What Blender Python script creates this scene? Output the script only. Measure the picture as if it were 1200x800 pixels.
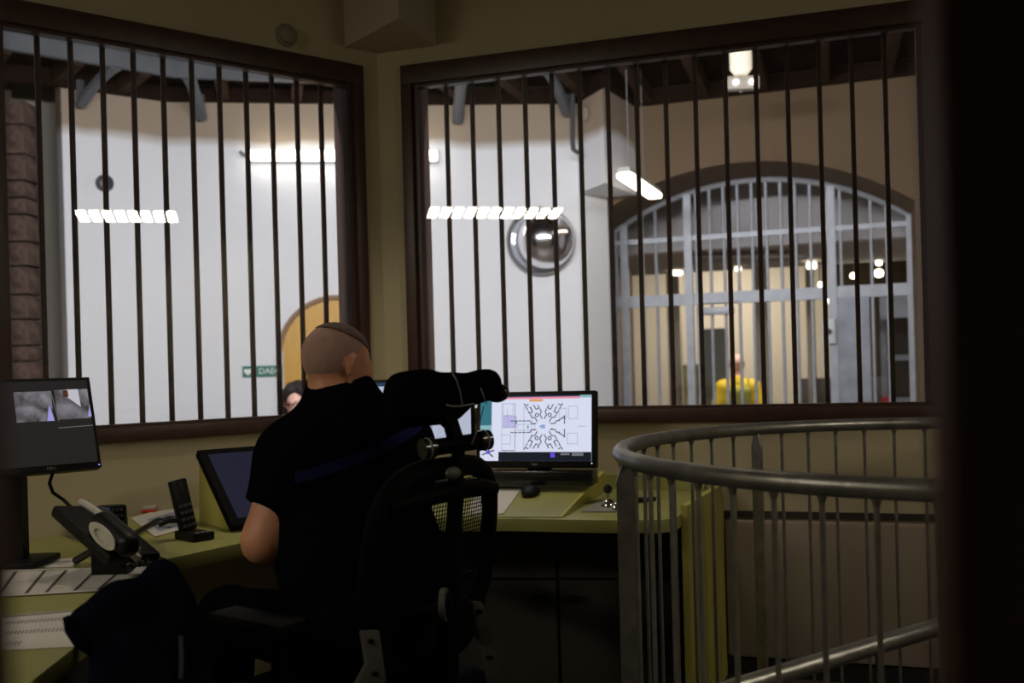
import bpy, bmesh, math, random
import numpy as np
from mathutils import Vector, Matrix

for o in list(bpy.data.objects):
    bpy.data.objects.remove(o)
scn = bpy.context.scene
COL = scn.collection
random.seed(7)
rng = np.random.default_rng(7)

# ------------------------------------------------------------------ camera
F = 1167.0; TH = math.radians(1.55); CZ = 1.25; HY = 429.0
cam_d = bpy.data.cameras.new('camera'); cam = bpy.data.objects.new('camera', cam_d); COL.objects.link(cam)
cam_d.sensor_width = 36.0; cam_d.lens = 36.0 * F / 1200.0
cam_d.shift_y = (HY - 400.0) / 1200.0
cam_d.clip_start = 0.05
cam.location = (0, 0, CZ)
right = Vector((math.cos(TH), 0, -math.sin(TH))); up = Vector((math.sin(TH), 0, math.cos(TH))); back = Vector((0, -1, 0))
cam.matrix_world = Matrix(((right.x, up.x, back.x, 0), (right.y, up.y, back.y, 0), (right.z, up.z, back.z, CZ), (0, 0, 0, 1)))
cam_d.dof.use_dof = True; cam_d.dof.focus_distance = 3.0; cam_d.dof.aperture_fstop = 2.8
scn.camera = cam

# ------------------------------------------------------------------ world, exposure
wd = bpy.data.worlds.new('world'); scn.world = wd; wd.use_nodes = True
wd.node_tree.nodes['Background'].inputs[0].default_value = (0.5, 0.45, 0.4, 1)
wd.node_tree.nodes['Background'].inputs[1].default_value = 0.004
scn.view_settings.view_transform = 'Standard'; scn.view_settings.look = 'None'
scn.view_settings.gamma = 1.0; scn.view_settings.use_curve_mapping = False
scn.view_settings.exposure = 0.0
ROOM_LAMP = 56.0      # radiance of the control room ceiling lamp cells
HALL_W = 92.0         # watts of each added hall fill light
CORR_W = 46.0  # base watts of the added corridor fill lights
DOWN_W = 40.0         # watts of each recessed downlight above the desk

# ------------------------------------------------------------------ pixel helpers (1200x800 frame)
def ray(px, py):
    u = (px - 600) / F; v = (HY - py) / F
    return np.array([u * math.cos(TH) + v * math.sin(TH), 1.0, -u * math.sin(TH) + v * math.cos(TH)])
def at(px, py, Y):
    return ray(px, py) * Y + np.array([0, 0, CZ])
def onz(px, py, z):
    r = ray(px, py); return r * ((z - CZ) / r[2]) + np.array([0, 0, CZ])
def V(*a): return np.array(a, dtype=float)
def unit(a): a = np.array(a, float); return a / np.linalg.norm(a)
UP = V(0, 0, 1)

# ------------------------------------------------------------------ materials
MATS = {}
def mat(name, col, rough=0.6, metal=0.0, var=0.0, scale=8.0, bump=0.0, bscale=None, spec=0.5, emit=None, estr=0.0, stretch=(1, 1, 1), col2=None):
    if name in MATS: return MATS[name]
    m = bpy.data.materials.new(name); m.use_nodes = True; MATS[name] = m
    nt = m.node_tree; b = nt.nodes['Principled BSDF']
    b.inputs['Base Color'].default_value = (*col, 1); b.inputs['Roughness'].default_value = rough
    b.inputs['Metallic'].default_value = metal; b.inputs['Specular IOR Level'].default_value = spec
    if emit: b.inputs['Emission Color'].default_value = (*emit, 1); b.inputs['Emission Strength'].default_value = estr
    if var or bump or col2:
        tc = nt.nodes.new('ShaderNodeTexCoord'); mp = nt.nodes.new('ShaderNodeMapping'); mp.inputs['Scale'].default_value = stretch
        nt.links.new(tc.outputs['Object'], mp.inputs['Vector'])
        nz = nt.nodes.new('ShaderNodeTexNoise'); nz.inputs['Scale'].default_value = scale; nz.inputs['Detail'].default_value = 5
        nt.links.new(mp.outputs[0], nz.inputs['Vector'])
        if var or col2:
            rp = nt.nodes.new('ShaderNodeValToRGB')
            a = col if col2 else tuple(max(0, c * (1 - var)) for c in col)
            c2 = col2 if col2 else tuple(min(1, c * (1 + var)) for c in col)
            rp.color_ramp.elements[0].color = (*a, 1); rp.color_ramp.elements[1].color = (*c2, 1)
            rp.color_ramp.elements[0].position = 0.3; rp.color_ramp.elements[1].position = 0.7
            nt.links.new(nz.outputs['Fac'], rp.inputs[0]); nt.links.new(rp.outputs[0], b.inputs['Base Color'])
        if bump:
            n2 = nt.nodes.new('ShaderNodeTexNoise'); n2.inputs['Scale'].default_value = bscale or scale * 4; n2.inputs['Detail'].default_value = 6
            nt.links.new(mp.outputs[0], n2.inputs['Vector'])
            bp = nt.nodes.new('ShaderNodeBump'); bp.inputs['Strength'].default_value = bump; bp.inputs['Distance'].default_value = 0.01
            nt.links.new(n2.outputs['Fac'], bp.inputs['Height']); nt.links.new(bp.outputs[0], b.inputs['Normal'])
    return m
def emis(name, col, s):
    return mat(name, (0.01, 0.01, 0.01), 0.5, spec=0.05, emit=col, estr=s)
def glassmat(name, ior=1.62, tint=(1, 1, 1), rough=0.0):
    if name in MATS: return MATS[name]
    m = bpy.data.materials.new(name); m.use_nodes = True; MATS[name] = m; nt = m.node_tree; nt.nodes.clear()
    out = nt.nodes.new('ShaderNodeOutputMaterial'); mx = nt.nodes.new('ShaderNodeMixShader')
    tr = nt.nodes.new('ShaderNodeBsdfTransparent'); tr.inputs[0].default_value = (*tint, 1)
    gl = nt.nodes.new('ShaderNodeBsdfGlossy'); gl.inputs['Roughness'].default_value = rough
    fr = nt.nodes.new('ShaderNodeFresnel'); fr.inputs[0].default_value = ior
    nt.links.new(fr.outputs[0], mx.inputs[0]); nt.links.new(tr.outputs[0], mx.inputs[1]); nt.links.new(gl.outputs[0], mx.inputs[2])
    nt.links.new(mx.outputs[0], out.inputs[0]); return m
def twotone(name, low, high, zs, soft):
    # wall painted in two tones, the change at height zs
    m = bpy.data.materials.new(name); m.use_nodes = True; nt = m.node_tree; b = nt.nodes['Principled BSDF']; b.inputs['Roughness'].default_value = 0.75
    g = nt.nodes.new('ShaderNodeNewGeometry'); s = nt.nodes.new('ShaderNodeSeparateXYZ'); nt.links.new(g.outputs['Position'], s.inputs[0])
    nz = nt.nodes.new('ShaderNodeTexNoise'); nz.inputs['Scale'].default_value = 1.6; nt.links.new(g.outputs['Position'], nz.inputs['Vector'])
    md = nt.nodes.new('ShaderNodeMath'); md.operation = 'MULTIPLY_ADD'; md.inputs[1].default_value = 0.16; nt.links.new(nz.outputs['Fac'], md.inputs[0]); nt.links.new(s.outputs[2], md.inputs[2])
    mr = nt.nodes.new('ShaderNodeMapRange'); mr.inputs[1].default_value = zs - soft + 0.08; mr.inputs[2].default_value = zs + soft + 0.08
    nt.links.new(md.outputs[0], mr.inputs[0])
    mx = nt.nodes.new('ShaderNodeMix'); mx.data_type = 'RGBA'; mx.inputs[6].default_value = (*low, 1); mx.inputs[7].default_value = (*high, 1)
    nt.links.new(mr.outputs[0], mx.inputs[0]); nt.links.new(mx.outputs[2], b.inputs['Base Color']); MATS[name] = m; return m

wall_m = mat('olive_beige_wall_paint', (0.40, 0.345, 0.225), 0.7, var=0.06, scale=3, bump=0.05, bscale=60)
ceil_m = mat('ceiling_paint', (0.30, 0.27, 0.21), 0.8, var=0.05, scale=2)
floor_m = mat('dark_vinyl_floor', (0.05, 0.042, 0.035), 0.55, var=0.3, scale=5)
frame_m = mat('brown_painted_steel', (0.040, 0.016, 0.011), 0.42, var=0.2, scale=12)
bar_m = mat('brown_bar_paint', (0.060, 0.025, 0.017), 0.5, var=0.2, scale=30)
liner_m = mat('mauve_window_liner', (0.16, 0.10, 0.085), 0.5)
post_m = mat('dark_oxblood_steel', (0.030, 0.007, 0.006), 0.5)
green_m = mat('olive_green_laminate', (0.27, 0.27, 0.085), 0.42, var=0.06, scale=5)
green2_m = mat('yellow_green_laminate', (0.40, 0.37, 0.085), 0.45, var=0.05, scale=5)
brown_m = mat('dark_brown_cabinet', (0.020, 0.016, 0.012), 0.7, var=0.25, scale=4)
black_m = mat('black_plastic', (0.005, 0.005, 0.0055), 0.45, spec=0.2)
chblack_m = mat('chair_black', (0.0025, 0.0025, 0.0028), 0.6, spec=0.04)
blackg_m = mat('gloss_black_plastic', (0.008, 0.008, 0.009), 0.2)
dgrey_m = mat('dark_grey_plastic', (0.035, 0.036, 0.038), 0.4)
grey_m = mat('grey_plastic', (0.22, 0.22, 0.21), 0.4)
silver_m = mat('silver_plastic', (0.45, 0.44, 0.40), 0.35)
alu_m = mat('cast_aluminium', (0.055, 0.053, 0.048), 0.5, metal=0.0, var=0.1, scale=30)
chrome_m = mat('chrome', (0.75, 0.73, 0.7), 0.12, metal=1.0)
galv_m = mat('galvanised_steel', (0.25, 0.245, 0.228), 0.38, metal=0.75, var=0.28, scale=14, bump=0.08, bscale=50)
paper_m = mat('white_paper', (0.50, 0.48, 0.46), 0.8, var=0.04, scale=6)
ink_m = mat('grey_ink', (0.20, 0.19, 0.19), 0.8)
dink_m = mat('dark_ink', (0.06, 0.055, 0.06), 0.8)
blue_ink_m = mat('blue_print', (0.16, 0.20, 0.36), 0.8)
red_m = mat('red_plastic', (0.55, 0.03, 0.02), 0.35)
yellow_m = mat('yellow_plastic', (0.65, 0.38, 0.03), 0.4)
cloth_m = mat('navy_black_cloth', (0.003, 0.003, 0.004), 0.9, bump=0.3, bscale=90, spec=0.0)
trous_m = mat('black_cloth', (0.002, 0.002, 0.0025), 0.95, spec=0.0)
jacket_m = mat('dark_navy_jacket', (0.0035, 0.004, 0.008), 0.9, var=0.3, scale=14, bump=0.25, bscale=60, spec=0.0)
skin_m = mat('skin', (0.46, 0.205, 0.115), 0.55, var=0.08, scale=20, bump=0.05, bscale=200)
skin2_m = mat('pale_pink_skin', (0.62, 0.36, 0.28), 0.55)
hair_m = mat('cropped_brown_hair', (0.095, 0.055, 0.042), 0.9, var=0.3, scale=60, bump=0.4, bscale=300)
stub_m = mat('stubble_scalp', (0.32, 0.195, 0.16), 0.8, var=0.12, scale=40, bump=0.3, bscale=300)
dhair_m = mat('dark_brown_hair', (0.014, 0.007, 0.005), 0.7, var=0.4, scale=30)
hi_m = mat('hi_vis_yellow', (0.72, 0.50, 0.015), 0.7, var=0.08, scale=8)
pack_m = mat('olive_pack', (0.30, 0.28, 0.035), 0.8, var=0.15, scale=10)
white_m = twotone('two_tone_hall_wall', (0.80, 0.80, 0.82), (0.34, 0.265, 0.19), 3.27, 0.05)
plainw_m = mat('white_hall_paint', (0.80, 0.80, 0.80), 0.75)
tan_m = mat('tan_wall_paint', (0.155, 0.098, 0.050), 0.75, var=0.08, scale=1.5)
wood_m = mat('dark_timber', (0.016, 0.008, 0.006), 0.8, var=0.35, scale=6, stretch=(1, 1, 6), spec=0.04)
joist_m = mat('timber_joist', (0.042, 0.023, 0.015), 0.8, var=0.3, scale=6, spec=0.06)
chan_m = mat('grey_painted_channel', (0.085, 0.09, 0.10), 0.6, var=0.2, scale=3)
chanw_m = mat('bright_edge_white', (0.75, 0.75, 0.75), 0.5)  # white for the bright line of light above the channel
gate_m = mat('blue_grey_galvanised_gate', (0.42, 0.44, 0.48), 0.45, metal=0.2, var=0.12, scale=10)
sheet_m = mat('zinc_sheet', (0.33, 0.35, 0.40), 0.5, metal=0.2, var=0.2, scale=5)
hfloor_m = mat('hall_floor_tiles', (0.20, 0.17, 0.15), 0.4, var=0.15, scale=2)
mauve_m = mat('mauve_grey_plaster', (0.74, 0.71, 0.72), 0.8, var=0.05, scale=2)
dgreyw_m = mat('grey_lintel', (0.42, 0.40, 0.41), 0.8)
cream_m = mat('cream_wall', (0.70, 0.635, 0.53), 0.7)
dbrown_m = mat('dark_brown_wall', (0.055, 0.035, 0.02), 0.7)
odoor_m = mat('orange_varnished_wood', (0.62, 0.33, 0.045), 0.45, var=0.12, scale=3, stretch=(4, 4, 0.6))
stone_m = mat('rough_brown_stone', (0.05, 0.028, 0.02), 0.95, col2=(0.17, 0.11, 0.085), scale=14, bump=1.0, bscale=25)
sign_m = mat('sign_green', (0.005, 0.16, 0.12), 0.5)
signw_m = mat('sign_white', (0.85, 0.85, 0.85), 0.5)
radi_m = mat('taupe_panel', (0.25, 0.20, 0.155), 0.55, var=0.06, scale=3)
glass_m = glassmat('window_glass')
mirror_m = mat('mirror', (0.86, 0.85, 0.88), 0.16, metal=1.0)
clear_m = glassmat('clear_acrylic', 1.5, (0.93, 0.94, 0.96), 0.02)

# ------------------------------------------------------------------ mesh builder
def basis(a):
    a = unit(a); h = V(0, 0, 1) if abs(a[2]) < 0.9 else V(1, 0, 0)
    u = unit(np.cross(h, a)); return u, np.cross(a, u), a
class MB:
    def __init__(s): s.v = []; s.f = []
    def add(s, v, f):
        n = len(s.v); s.v += [tuple(map(float, p)) for p in v]; s.f += [tuple(i + n for i in q) for q in f]; return s
    def box(s, c, d, ax=None):
        ax = ax if ax is not None else np.eye(3); c = np.array(c, float); vs = []
        for z in (-.5, .5):
            for y in (-.5, .5):
                for x in (-.5, .5): vs.append(c + ax[0] * d[0] * x + ax[1] * d[1] * y + ax[2] * d[2] * z)
        return s.add(vs, [(0, 2, 3, 1), (4, 5, 7, 6), (0, 1, 5, 4), (2, 6, 7, 3), (0, 4, 6, 2), (1, 3, 7, 5)])
    def hexa(s, a, b):  # two quads (lists of 4 points), joined
        return s.add(list(a) + list(b), [(3, 2, 1, 0), (4, 5, 6, 7), (0, 1, 5, 4), (1, 2, 6, 5), (2, 3, 7, 6), (3, 0, 4, 7)])
    def extr(s, pts, d):  # planar polygon extruded by vector d
        n = len(pts); d = np.array(d, float)
        return s.add([np.array(p) for p in pts] + [np.array(p) + d for p in pts], [tuple(range(n))[::-1], tuple(range(n, 2 * n))] + [(i, (i + 1) % n, n + (i + 1) % n, n + i) for i in range(n)])
    def prism(s, poly, z0, z1): return s.extr([(p[0], p[1], z0) for p in poly], (0, 0, z1 - z0))
    def cyl(s, p0, p1, r0, r1=None, n=14):
        r1 = r0 if r1 is None else r1; p0 = np.array(p0, float); p1 = np.array(p1, float); u, w, a = basis(p1 - p0); vs = []
        for p, r in ((p0, r0), (p1, r1)):
            for i in range(n): t = 2 * math.pi * i / n; vs.append(p + (u * math.cos(t) + w * math.sin(t)) * r)
        return s.add(vs, [tuple(range(n))[::-1], tuple(range(n, 2 * n))] + [(i, (i + 1) % n, n + (i + 1) % n, n + i) for i in range(n)])
    def tube(s, pts, r, n=8, closed=False, sq=1.0):
        P = [np.array(p, float) for p in pts]; N = len(P); vs = []; pu = None
        for i in range(N):
            a = P[(i + 1) % N] - P[i - 1] if (closed or 0 < i < N - 1) else (P[1] - P[0] if i == 0 else P[-1] - P[-2])
            a = unit(a)
            if pu is None: u, w, _ = basis(a)
            else: u = unit(pu - a * (pu @ a)); w = np.cross(a, u)
            pu = u; rr = r[i] if hasattr(r, '__len__') else r
            for k in range(n): t = 2 * math.pi * k / n; vs.append(P[i] + u * math.cos(t) * rr + w * math.sin(t) * rr * sq)
        f = []
        for i in range(N if closed else N - 1):
            j = (i + 1) % N
            for k in range(n): f.append((i * n + k, i * n + (k + 1) % n, j * n + (k + 1) % n, j * n + k))
        if not closed: f += [tuple(range(n))[::-1], tuple(range((N - 1) * n, N * n))]
        return s.add(vs, f)
    def lathe(s, prof, o, axis=(0, 0, 1), n=24):
        u, w, a = basis(axis); o = np.array(o, float); vs = []; f = []; m = len(prof)
        for r, z in prof:
            for k in range(n): t = 2 * math.pi * k / n; vs.append(o + a * z + (u * math.cos(t) + w * math.sin(t)) * max(r, 1e-4))
        for i in range(m - 1):
            for k in range(n): f.append((i * n + k, i * n + (k + 1) % n, (i + 1) * n + (k + 1) % n, (i + 1) * n + k))
        f += [tuple(range(n))[::-1], tuple(range((m - 1) * n, m * n))]
        return s.add(vs, f)
def mesh_of(mb, origin, bevel=0, seg=2, name='m'):
    me = bpy.data.meshes.new(name); o = np.array(origin, float)
    me.from_pydata([tuple(np.array(p) - o) for p in mb.v], [], mb.f)
    bm = bmesh.new(); bm.from_mesh(me); bmesh.ops.recalc_face_normals(bm, faces=bm.faces)
    if bevel: bmesh.ops.bevel(bm, geom=[e for e in bm.edges if e.calc_face_angle(0) > 0.5], offset=bevel, segments=seg, profile=0.6, affect='EDGES')
    bm.to_mesh(me); bm.free()
    me.polygons.foreach_set('use_smooth', [True] * len(me.polygons)); me.set_sharp_from_angle(angle=math.radians(35)); me.update()
    return me
WO = {}
def link(o, parent, world):
    COL.objects.link(o); world = np.array(world, float); WO[o.name] = world
    if parent is not None: o.parent = parent; o.location = tuple(world - WO[parent.name])
    else: o.location = tuple(world)
    return o
def tag(o, label=None, cat=None, group=None, kind=None):
    if label: o['label'] = label
    if cat: o['category'] = cat
    if group: o['group'] = group
    if kind: o['kind'] = kind
    return o
def thing(name, label, cat, loc, group=None):
    return tag(link(bpy.data.objects.new(name, None), None, loc), label, cat, group)
def sempty(name, loc): return tag(link(bpy.data.objects.new(name, None), None, loc), kind='structure')
def part(name, mb, m, parent, bevel=0, label=None, kind=None, seg=2):
    w = np.mean(np.array(mb.v), axis=0)
    me = mesh_of(mb, w, bevel, seg, name); me.materials.append(m)
    return tag(link(bpy.data.objects.new(name, me), parent, w), label, None, None, kind)
def solo(name, mb, m, label, cat, group=None, bevel=0):
    a = np.array(mb.v); w = np.array([(a[:, 0].min() + a[:, 0].max()) / 2, (a[:, 1].min() + a[:, 1].max()) / 2, a[:, 2].min()])
    me = mesh_of(mb, w, bevel, 2, name); me.materials.append(m)
    return tag(link(bpy.data.objects.new(name, me), None, w), label, cat, group)
def struct(name, mb, m, bevel=0):
    me = mesh_of(mb, (0, 0, 0), bevel, 2, name); me.materials.append(m)
    return tag(link(bpy.data.objects.new(name, me), None, (0, 0, 0)), kind='structure')
def shared(name, me, parent, world, rotz=0, scale=None):
    o = bpy.data.objects.new(name, me); link(o, parent, world); o.rotation_euler = (0, 0, rotz)
    if scale: o.scale = scale
    return o
def rig(d, nrm=None, upv=UP):  # axes from a horizontal direction: (along, across, up)
    d = unit(d); return np.array([d, np.cross(upv, d), upv])
def text_part(name, txt, size, c, rx, ry, m, parent, depth=0.0005):
    cu = bpy.data.curves.new('t', 'FONT'); cu.body = txt; cu.size = size; cu.align_x = 'CENTER'; cu.align_y = 'CENTER'; cu.extrude = depth
    t = bpy.data.objects.new('t', cu); COL.objects.link(t); dg = bpy.context.evaluated_depsgraph_get()
    me = bpy.data.meshes.new_from_object(t.evaluated_get(dg)); bpy.data.objects.remove(t)
    nz = np.cross(rx, ry); M = Matrix(((rx[0], ry[0], nz[0], 0), (rx[1], ry[1], nz[1], 0), (rx[2], ry[2], nz[2], 0), (0, 0, 0, 1)))
    me.transform(M); me.materials.clear(); me.materials.append(m)
    return link(bpy.data.objects.new(name, me), parent, c)

# ------------------------------------------------------------------ implicit surfaces (bodies, cloth)
def smin(a, b, k):
    h = np.clip(0.5 + 0.5 * (b - a) / k, 0, 1); return b * (1 - h) + a * h - k * h * (1 - h)
def caps(P, a, b, ra, rb):
    a = np.array(a, np.float32); b = np.array(b, np.float32); ab = b - a; L = max(float(ab @ ab), 1e-9)
    t = np.clip(((P - a) @ ab) / L, 0, 1); return np.linalg.norm(P - a - t[..., None] * ab, axis=-1) - (ra + (rb - ra) * t)
def elli(P, c, r, ax=None):
    d = P - np.array(c, np.float32)
    if ax is not None: d = d @ np.array(ax, np.float32).T
    q = d / np.array(r, np.float32); k = np.linalg.norm(q, axis=-1); return (k - 1) * min(r) * (0.5 + 0.5 * np.minimum(1, 1)) 
def rbox(P, c, hs, r, ax=None):
    d = P - np.array(c, np.float32)
    if ax is not None: d = d @ np.array(ax, np.float32).T
    q = np.abs(d) - (np.array(hs, np.float32) - r)
    return np.linalg.norm(np.maximum(q, 0), axis=-1) + np.minimum(q.max(-1), 0) - r
def surf(fn, lo, hi, h):
    lo = np.array(lo, float); n = np.ceil((np.array(hi) - lo) / h).astype(int) + 1
    g = np.stack(np.meshgrid(*[lo[i] + h * np.arange(n[i]) for i in range(3)], indexing='ij'), -1).astype(np.float32)
    f = fn(g); inside = f < 0
    cs = [(i, j, k) for i in (0, 1) for j in (0, 1) for k in (0, 1)]
    sl = lambda A, c: A[c[0]:n[0] - 1 + c[0], c[1]:n[1] - 1 + c[1], c[2]:n[2] - 1 + c[2]]
    cnt = sum(sl(inside, c).astype(np.int8) for c in cs); act = (cnt > 0) & (cnt < 8)
    idx = -np.ones(act.shape, int); cells = np.argwhere(act); idx[act] = np.arange(len(cells))
    acc = np.zeros((len(cells), 3)); w = np.zeros(len(cells))
    for a in cs:
        for ax in range(3):
            if a[ax]: continue
            b = list(a); b[ax] = 1
            fa = f[cells[:, 0] + a[0], cells[:, 1] + a[1], cells[:, 2] + a[2]]; fb = f[cells[:, 0] + b[0], cells[:, 1] + b[1], cells[:, 2] + b[2]]
            s = (fa < 0) != (fb < 0); t = np.where(s, fa / np.where(s, fa - fb, 1), 0)
            p = np.tile(np.array(a, float), (len(cells), 1)); p[:, ax] += t
            acc[s] += p[s]; w += s
    vs = lo + h * (cells + acc / w[:, None]); faces = []
    for ax in range(3):
        o1, o2 = [(1, 2), (2, 0), (0, 1)][ax]
        sA = [slice(0, n[i]) for i in range(3)]; sB = list(sA); sA[ax] = slice(0, n[ax] - 1); sB[ax] = slice(1, n[ax])
        A = inside[tuple(sA)]; B = inside[tuple(sB)]; E = np.argwhere(A != B)
        ok = (E[:, o1] > 0) & (E[:, o2] > 0) & (E[:, o1] < n[o1] - 1) & (E[:, o2] < n[o2] - 1); E = E[ok]
        sg = A[E[:, 0], E[:, 1], E[:, 2]]; q = []
        for d1, d2 in ((-1, -1), (0, -1), (0, 0), (-1, 0)):
            c = E.copy(); c[:, o1] += d1; c[:, o2] += d2; q.append(idx[c[:, 0], c[:, 1], c[:, 2]])
        q = np.stack(q, 1); q[~sg] = q[~sg][:, ::-1]; faces.append(q)
    mb = MB(); mb.v = [tuple(p) for p in vs]; mb.f = [tuple(map(int, q)) for q in np.concatenate(faces)]; return mb
def noise3(P, s):
    return (np.sin(P[..., 0] * s + 1.3 * np.sin(P[..., 2] * s * .7)) + np.sin(P[..., 1] * s * 1.1 + 2 + np.sin(P[..., 0] * s * .6)) + np.sin(P[..., 2] * s * .9 + 4)) / 3

# ================================================================== CONTROL ROOM SHELL
C0 = V(-0.566, 4.46, 0); dL = V(-0.779, -0.627, 0); dR = V(0.952, -0.3055, 0)
nL = V(-0.627, 0.779, 0); nR = V(0.3055, 0.952, 0)      # outward normals
def wp(d, n, t, z, o): p = C0 + d * t + n * o; return V(p[0], p[1], z)
def onwall(px, py, d, n, o=0.0):
    r = ray(px, py); P = C0 + n * o; k = (n @ P) / (n @ r); return r * k + V(0, 0, CZ)
CEIL = 2.95; WT = 0.18
Z0, Z1 = 1.06, 2.507
WIN = {'L': (dL, nL, 0.135, 1.55), 'R': (dR, nR, 0.168, 2.26)}
WEND = {'L': 3.3, 'R': 3.3}
fb, ft, fs = 0.055, 0.085, 0.05
def slab(mb, d, n, t0, t1, z0, z1, o0, o1):
    a = [wp(d, n, t0, z0, o0), wp(d, n, t1, z0, o0), wp(d, n, t1, z1, o0), wp(d, n, t0, z1, o0)]
    b = [wp(d, n, t0, z0, o1), wp(d, n, t1, z0, o1), wp(d, n, t1, z1, o1), wp(d, n, t0, z1, o1)]
    return mb.hexa(a, b)
for key, nm in (('L', 'wall_left'), ('R', 'wall_right')):
    d, n, ta, tb = WIN[key]; te = WEND[key]; m = MB()
    slab(m, d, n, 0, te, -0.45, Z0 - fb, 0, WT); slab(m, d, n, 0, te, Z1 + ft, CEIL + 0.15, 0, WT)
    slab(m, d, n, 0, ta - fs, Z0 - fb, Z1 + ft, 0, WT); slab(m, d, n, tb + fs, te, Z0 - fb, Z1 + ft, 0, WT)
    struct(nm, m, wall_m)
oc = C0 + (nL + nR) * (WT / (1 + nL @ nR))
struct('trim_1', MB().prism([C0[:2], (C0 + nL * WT)[:2], oc[:2], (C0 + nR * WT)[:2]], -0.45, CEIL + 0.15), wall_m)
Lend = C0 + dL * 3.3; Rend = C0 + dR * 3.3
ROOM = [C0[:2], Rend[:2], V(3.6, 1.2), V(3.6, -1.2), V(1.6, -2.6), V(-1.6, -2.6), V(-3.9, -1.2), V(-3.9, 1.2), Lend[:2]]
names = ['wall_right_side', 'wall_right_rear', 'wall_rear_right', 'wall_rear', 'wall_rear_left', 'wall_left_rear', 'wall_left_side']
for i, nm in enumerate(names):
    a, b = ROOM[i + 1], ROOM[i + 2]; dd = unit(V(*(b - a), 0)); nn = V(-dd[1], dd[0], 0); cen = V(0, 1, 0)
    if nn @ (V(*a, 0) - cen) < 0: nn = -nn
    m = MB(); A = V(*a, 0); B = V(*b, 0)
    m.hexa([A + V(0, 0, -.1), B + V(0, 0, -.1), B + V(0, 0, CEIL), A + V(0, 0, CEIL)], [A + nn * .15 + V(0, 0, -.1), B + nn * .15 + V(0, 0, -.1), B + nn * .15 + V(0, 0, CEIL), A + nn * .15 + V(0, 0, CEIL)])
    struct(nm, m, wall_m)
struct('ceiling', MB().prism(ROOM, CEIL, CEIL + 0.15), ceil_m)
# floor with the round stair opening
WC = V(1.236, 2.579); WR = 0.955
bm = bmesh.new(); es = []
for loop in (ROOM, [WC + 0.90 * V(math.cos(t), math.sin(t)) for t in np.linspace(0, 2 * math.pi, 48, endpoint=False)]):
    vs = [bm.verts.new((p[0], p[1], 0)) for p in loop]; es += [bm.edges.new((vs[i], vs[(i + 1) % len(vs)])) for i in range(len(vs))]
bmesh.ops.triangle_fill(bm, use_beauty=True, edges=es)
r_ = bmesh.ops.extrude_face_region(bm, geom=list(bm.faces)); bmesh.ops.translate(bm, vec=(0, 0, -0.2), verts=[g for g in r_['geom'] if isinstance(g, bmesh.types.BMVert)])
bmesh.ops.recalc_face_normals(bm, faces=bm.faces)
me = bpy.data.meshes.new('floor'); bm.to_mesh(me); bm.free(); me.materials.append(floor_m)
tag(link(bpy.data.objects.new('floor', me), None, (0, 0, 0)), kind='structure')
# boxed bulkhead across the corner above the windows
zb = 2.665; pA = wp(dL, nL, 0.165, 0, 0)[:2]; pB = pA - 0.44 * nL[:2]
pD = wp(dR, nR, 0.285, 0, 0)[:2]
struct('trim_2', MB().prism([pA, pB, pD, C0[:2]], zb, CEIL), mat('bulkhead_paint', (0.40, 0.345, 0.27), 0.75))
# low heating cover below the right window, plinth, dark strip for the shaded slot
m = MB(); slab(m, dR, nR, 1.48, 2.27, 0.075, 0.615, -0.06, -0.001)
struct('baseboard_right', slab(MB(), dR, nR, 1.42, 2.3, 0.0, 0.07, -0.045, -0.001), mat('black_plinth', (0.008, 0.008, 0.008), 0.6))
solo('radiator_cover', m, radi_m, 'taupe low cover panel under the wide barred window, behind the railing', 'panel', bevel=0.02)
struct('trim_3', slab(MB(), dR, nR, 1.42, 2.28, 0.622, 0.648, -0.012, -0.001), mat('slot_shade', (0.02, 0.012, 0.010), 0.7))  # solid strip; the shade of the gap is put into its colour

# near jambs of the opening the room is seen through
for nm, x0, x1 in (('trim_4', 0.1505, 0.30), ('trim_5', -0.32, -0.183)):
    struct(nm, MB().prism([(x0, 0.345), (x1, 0.345), (x1, 0.36), (x0, 0.36)], 0, CEIL), post_m)

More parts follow.
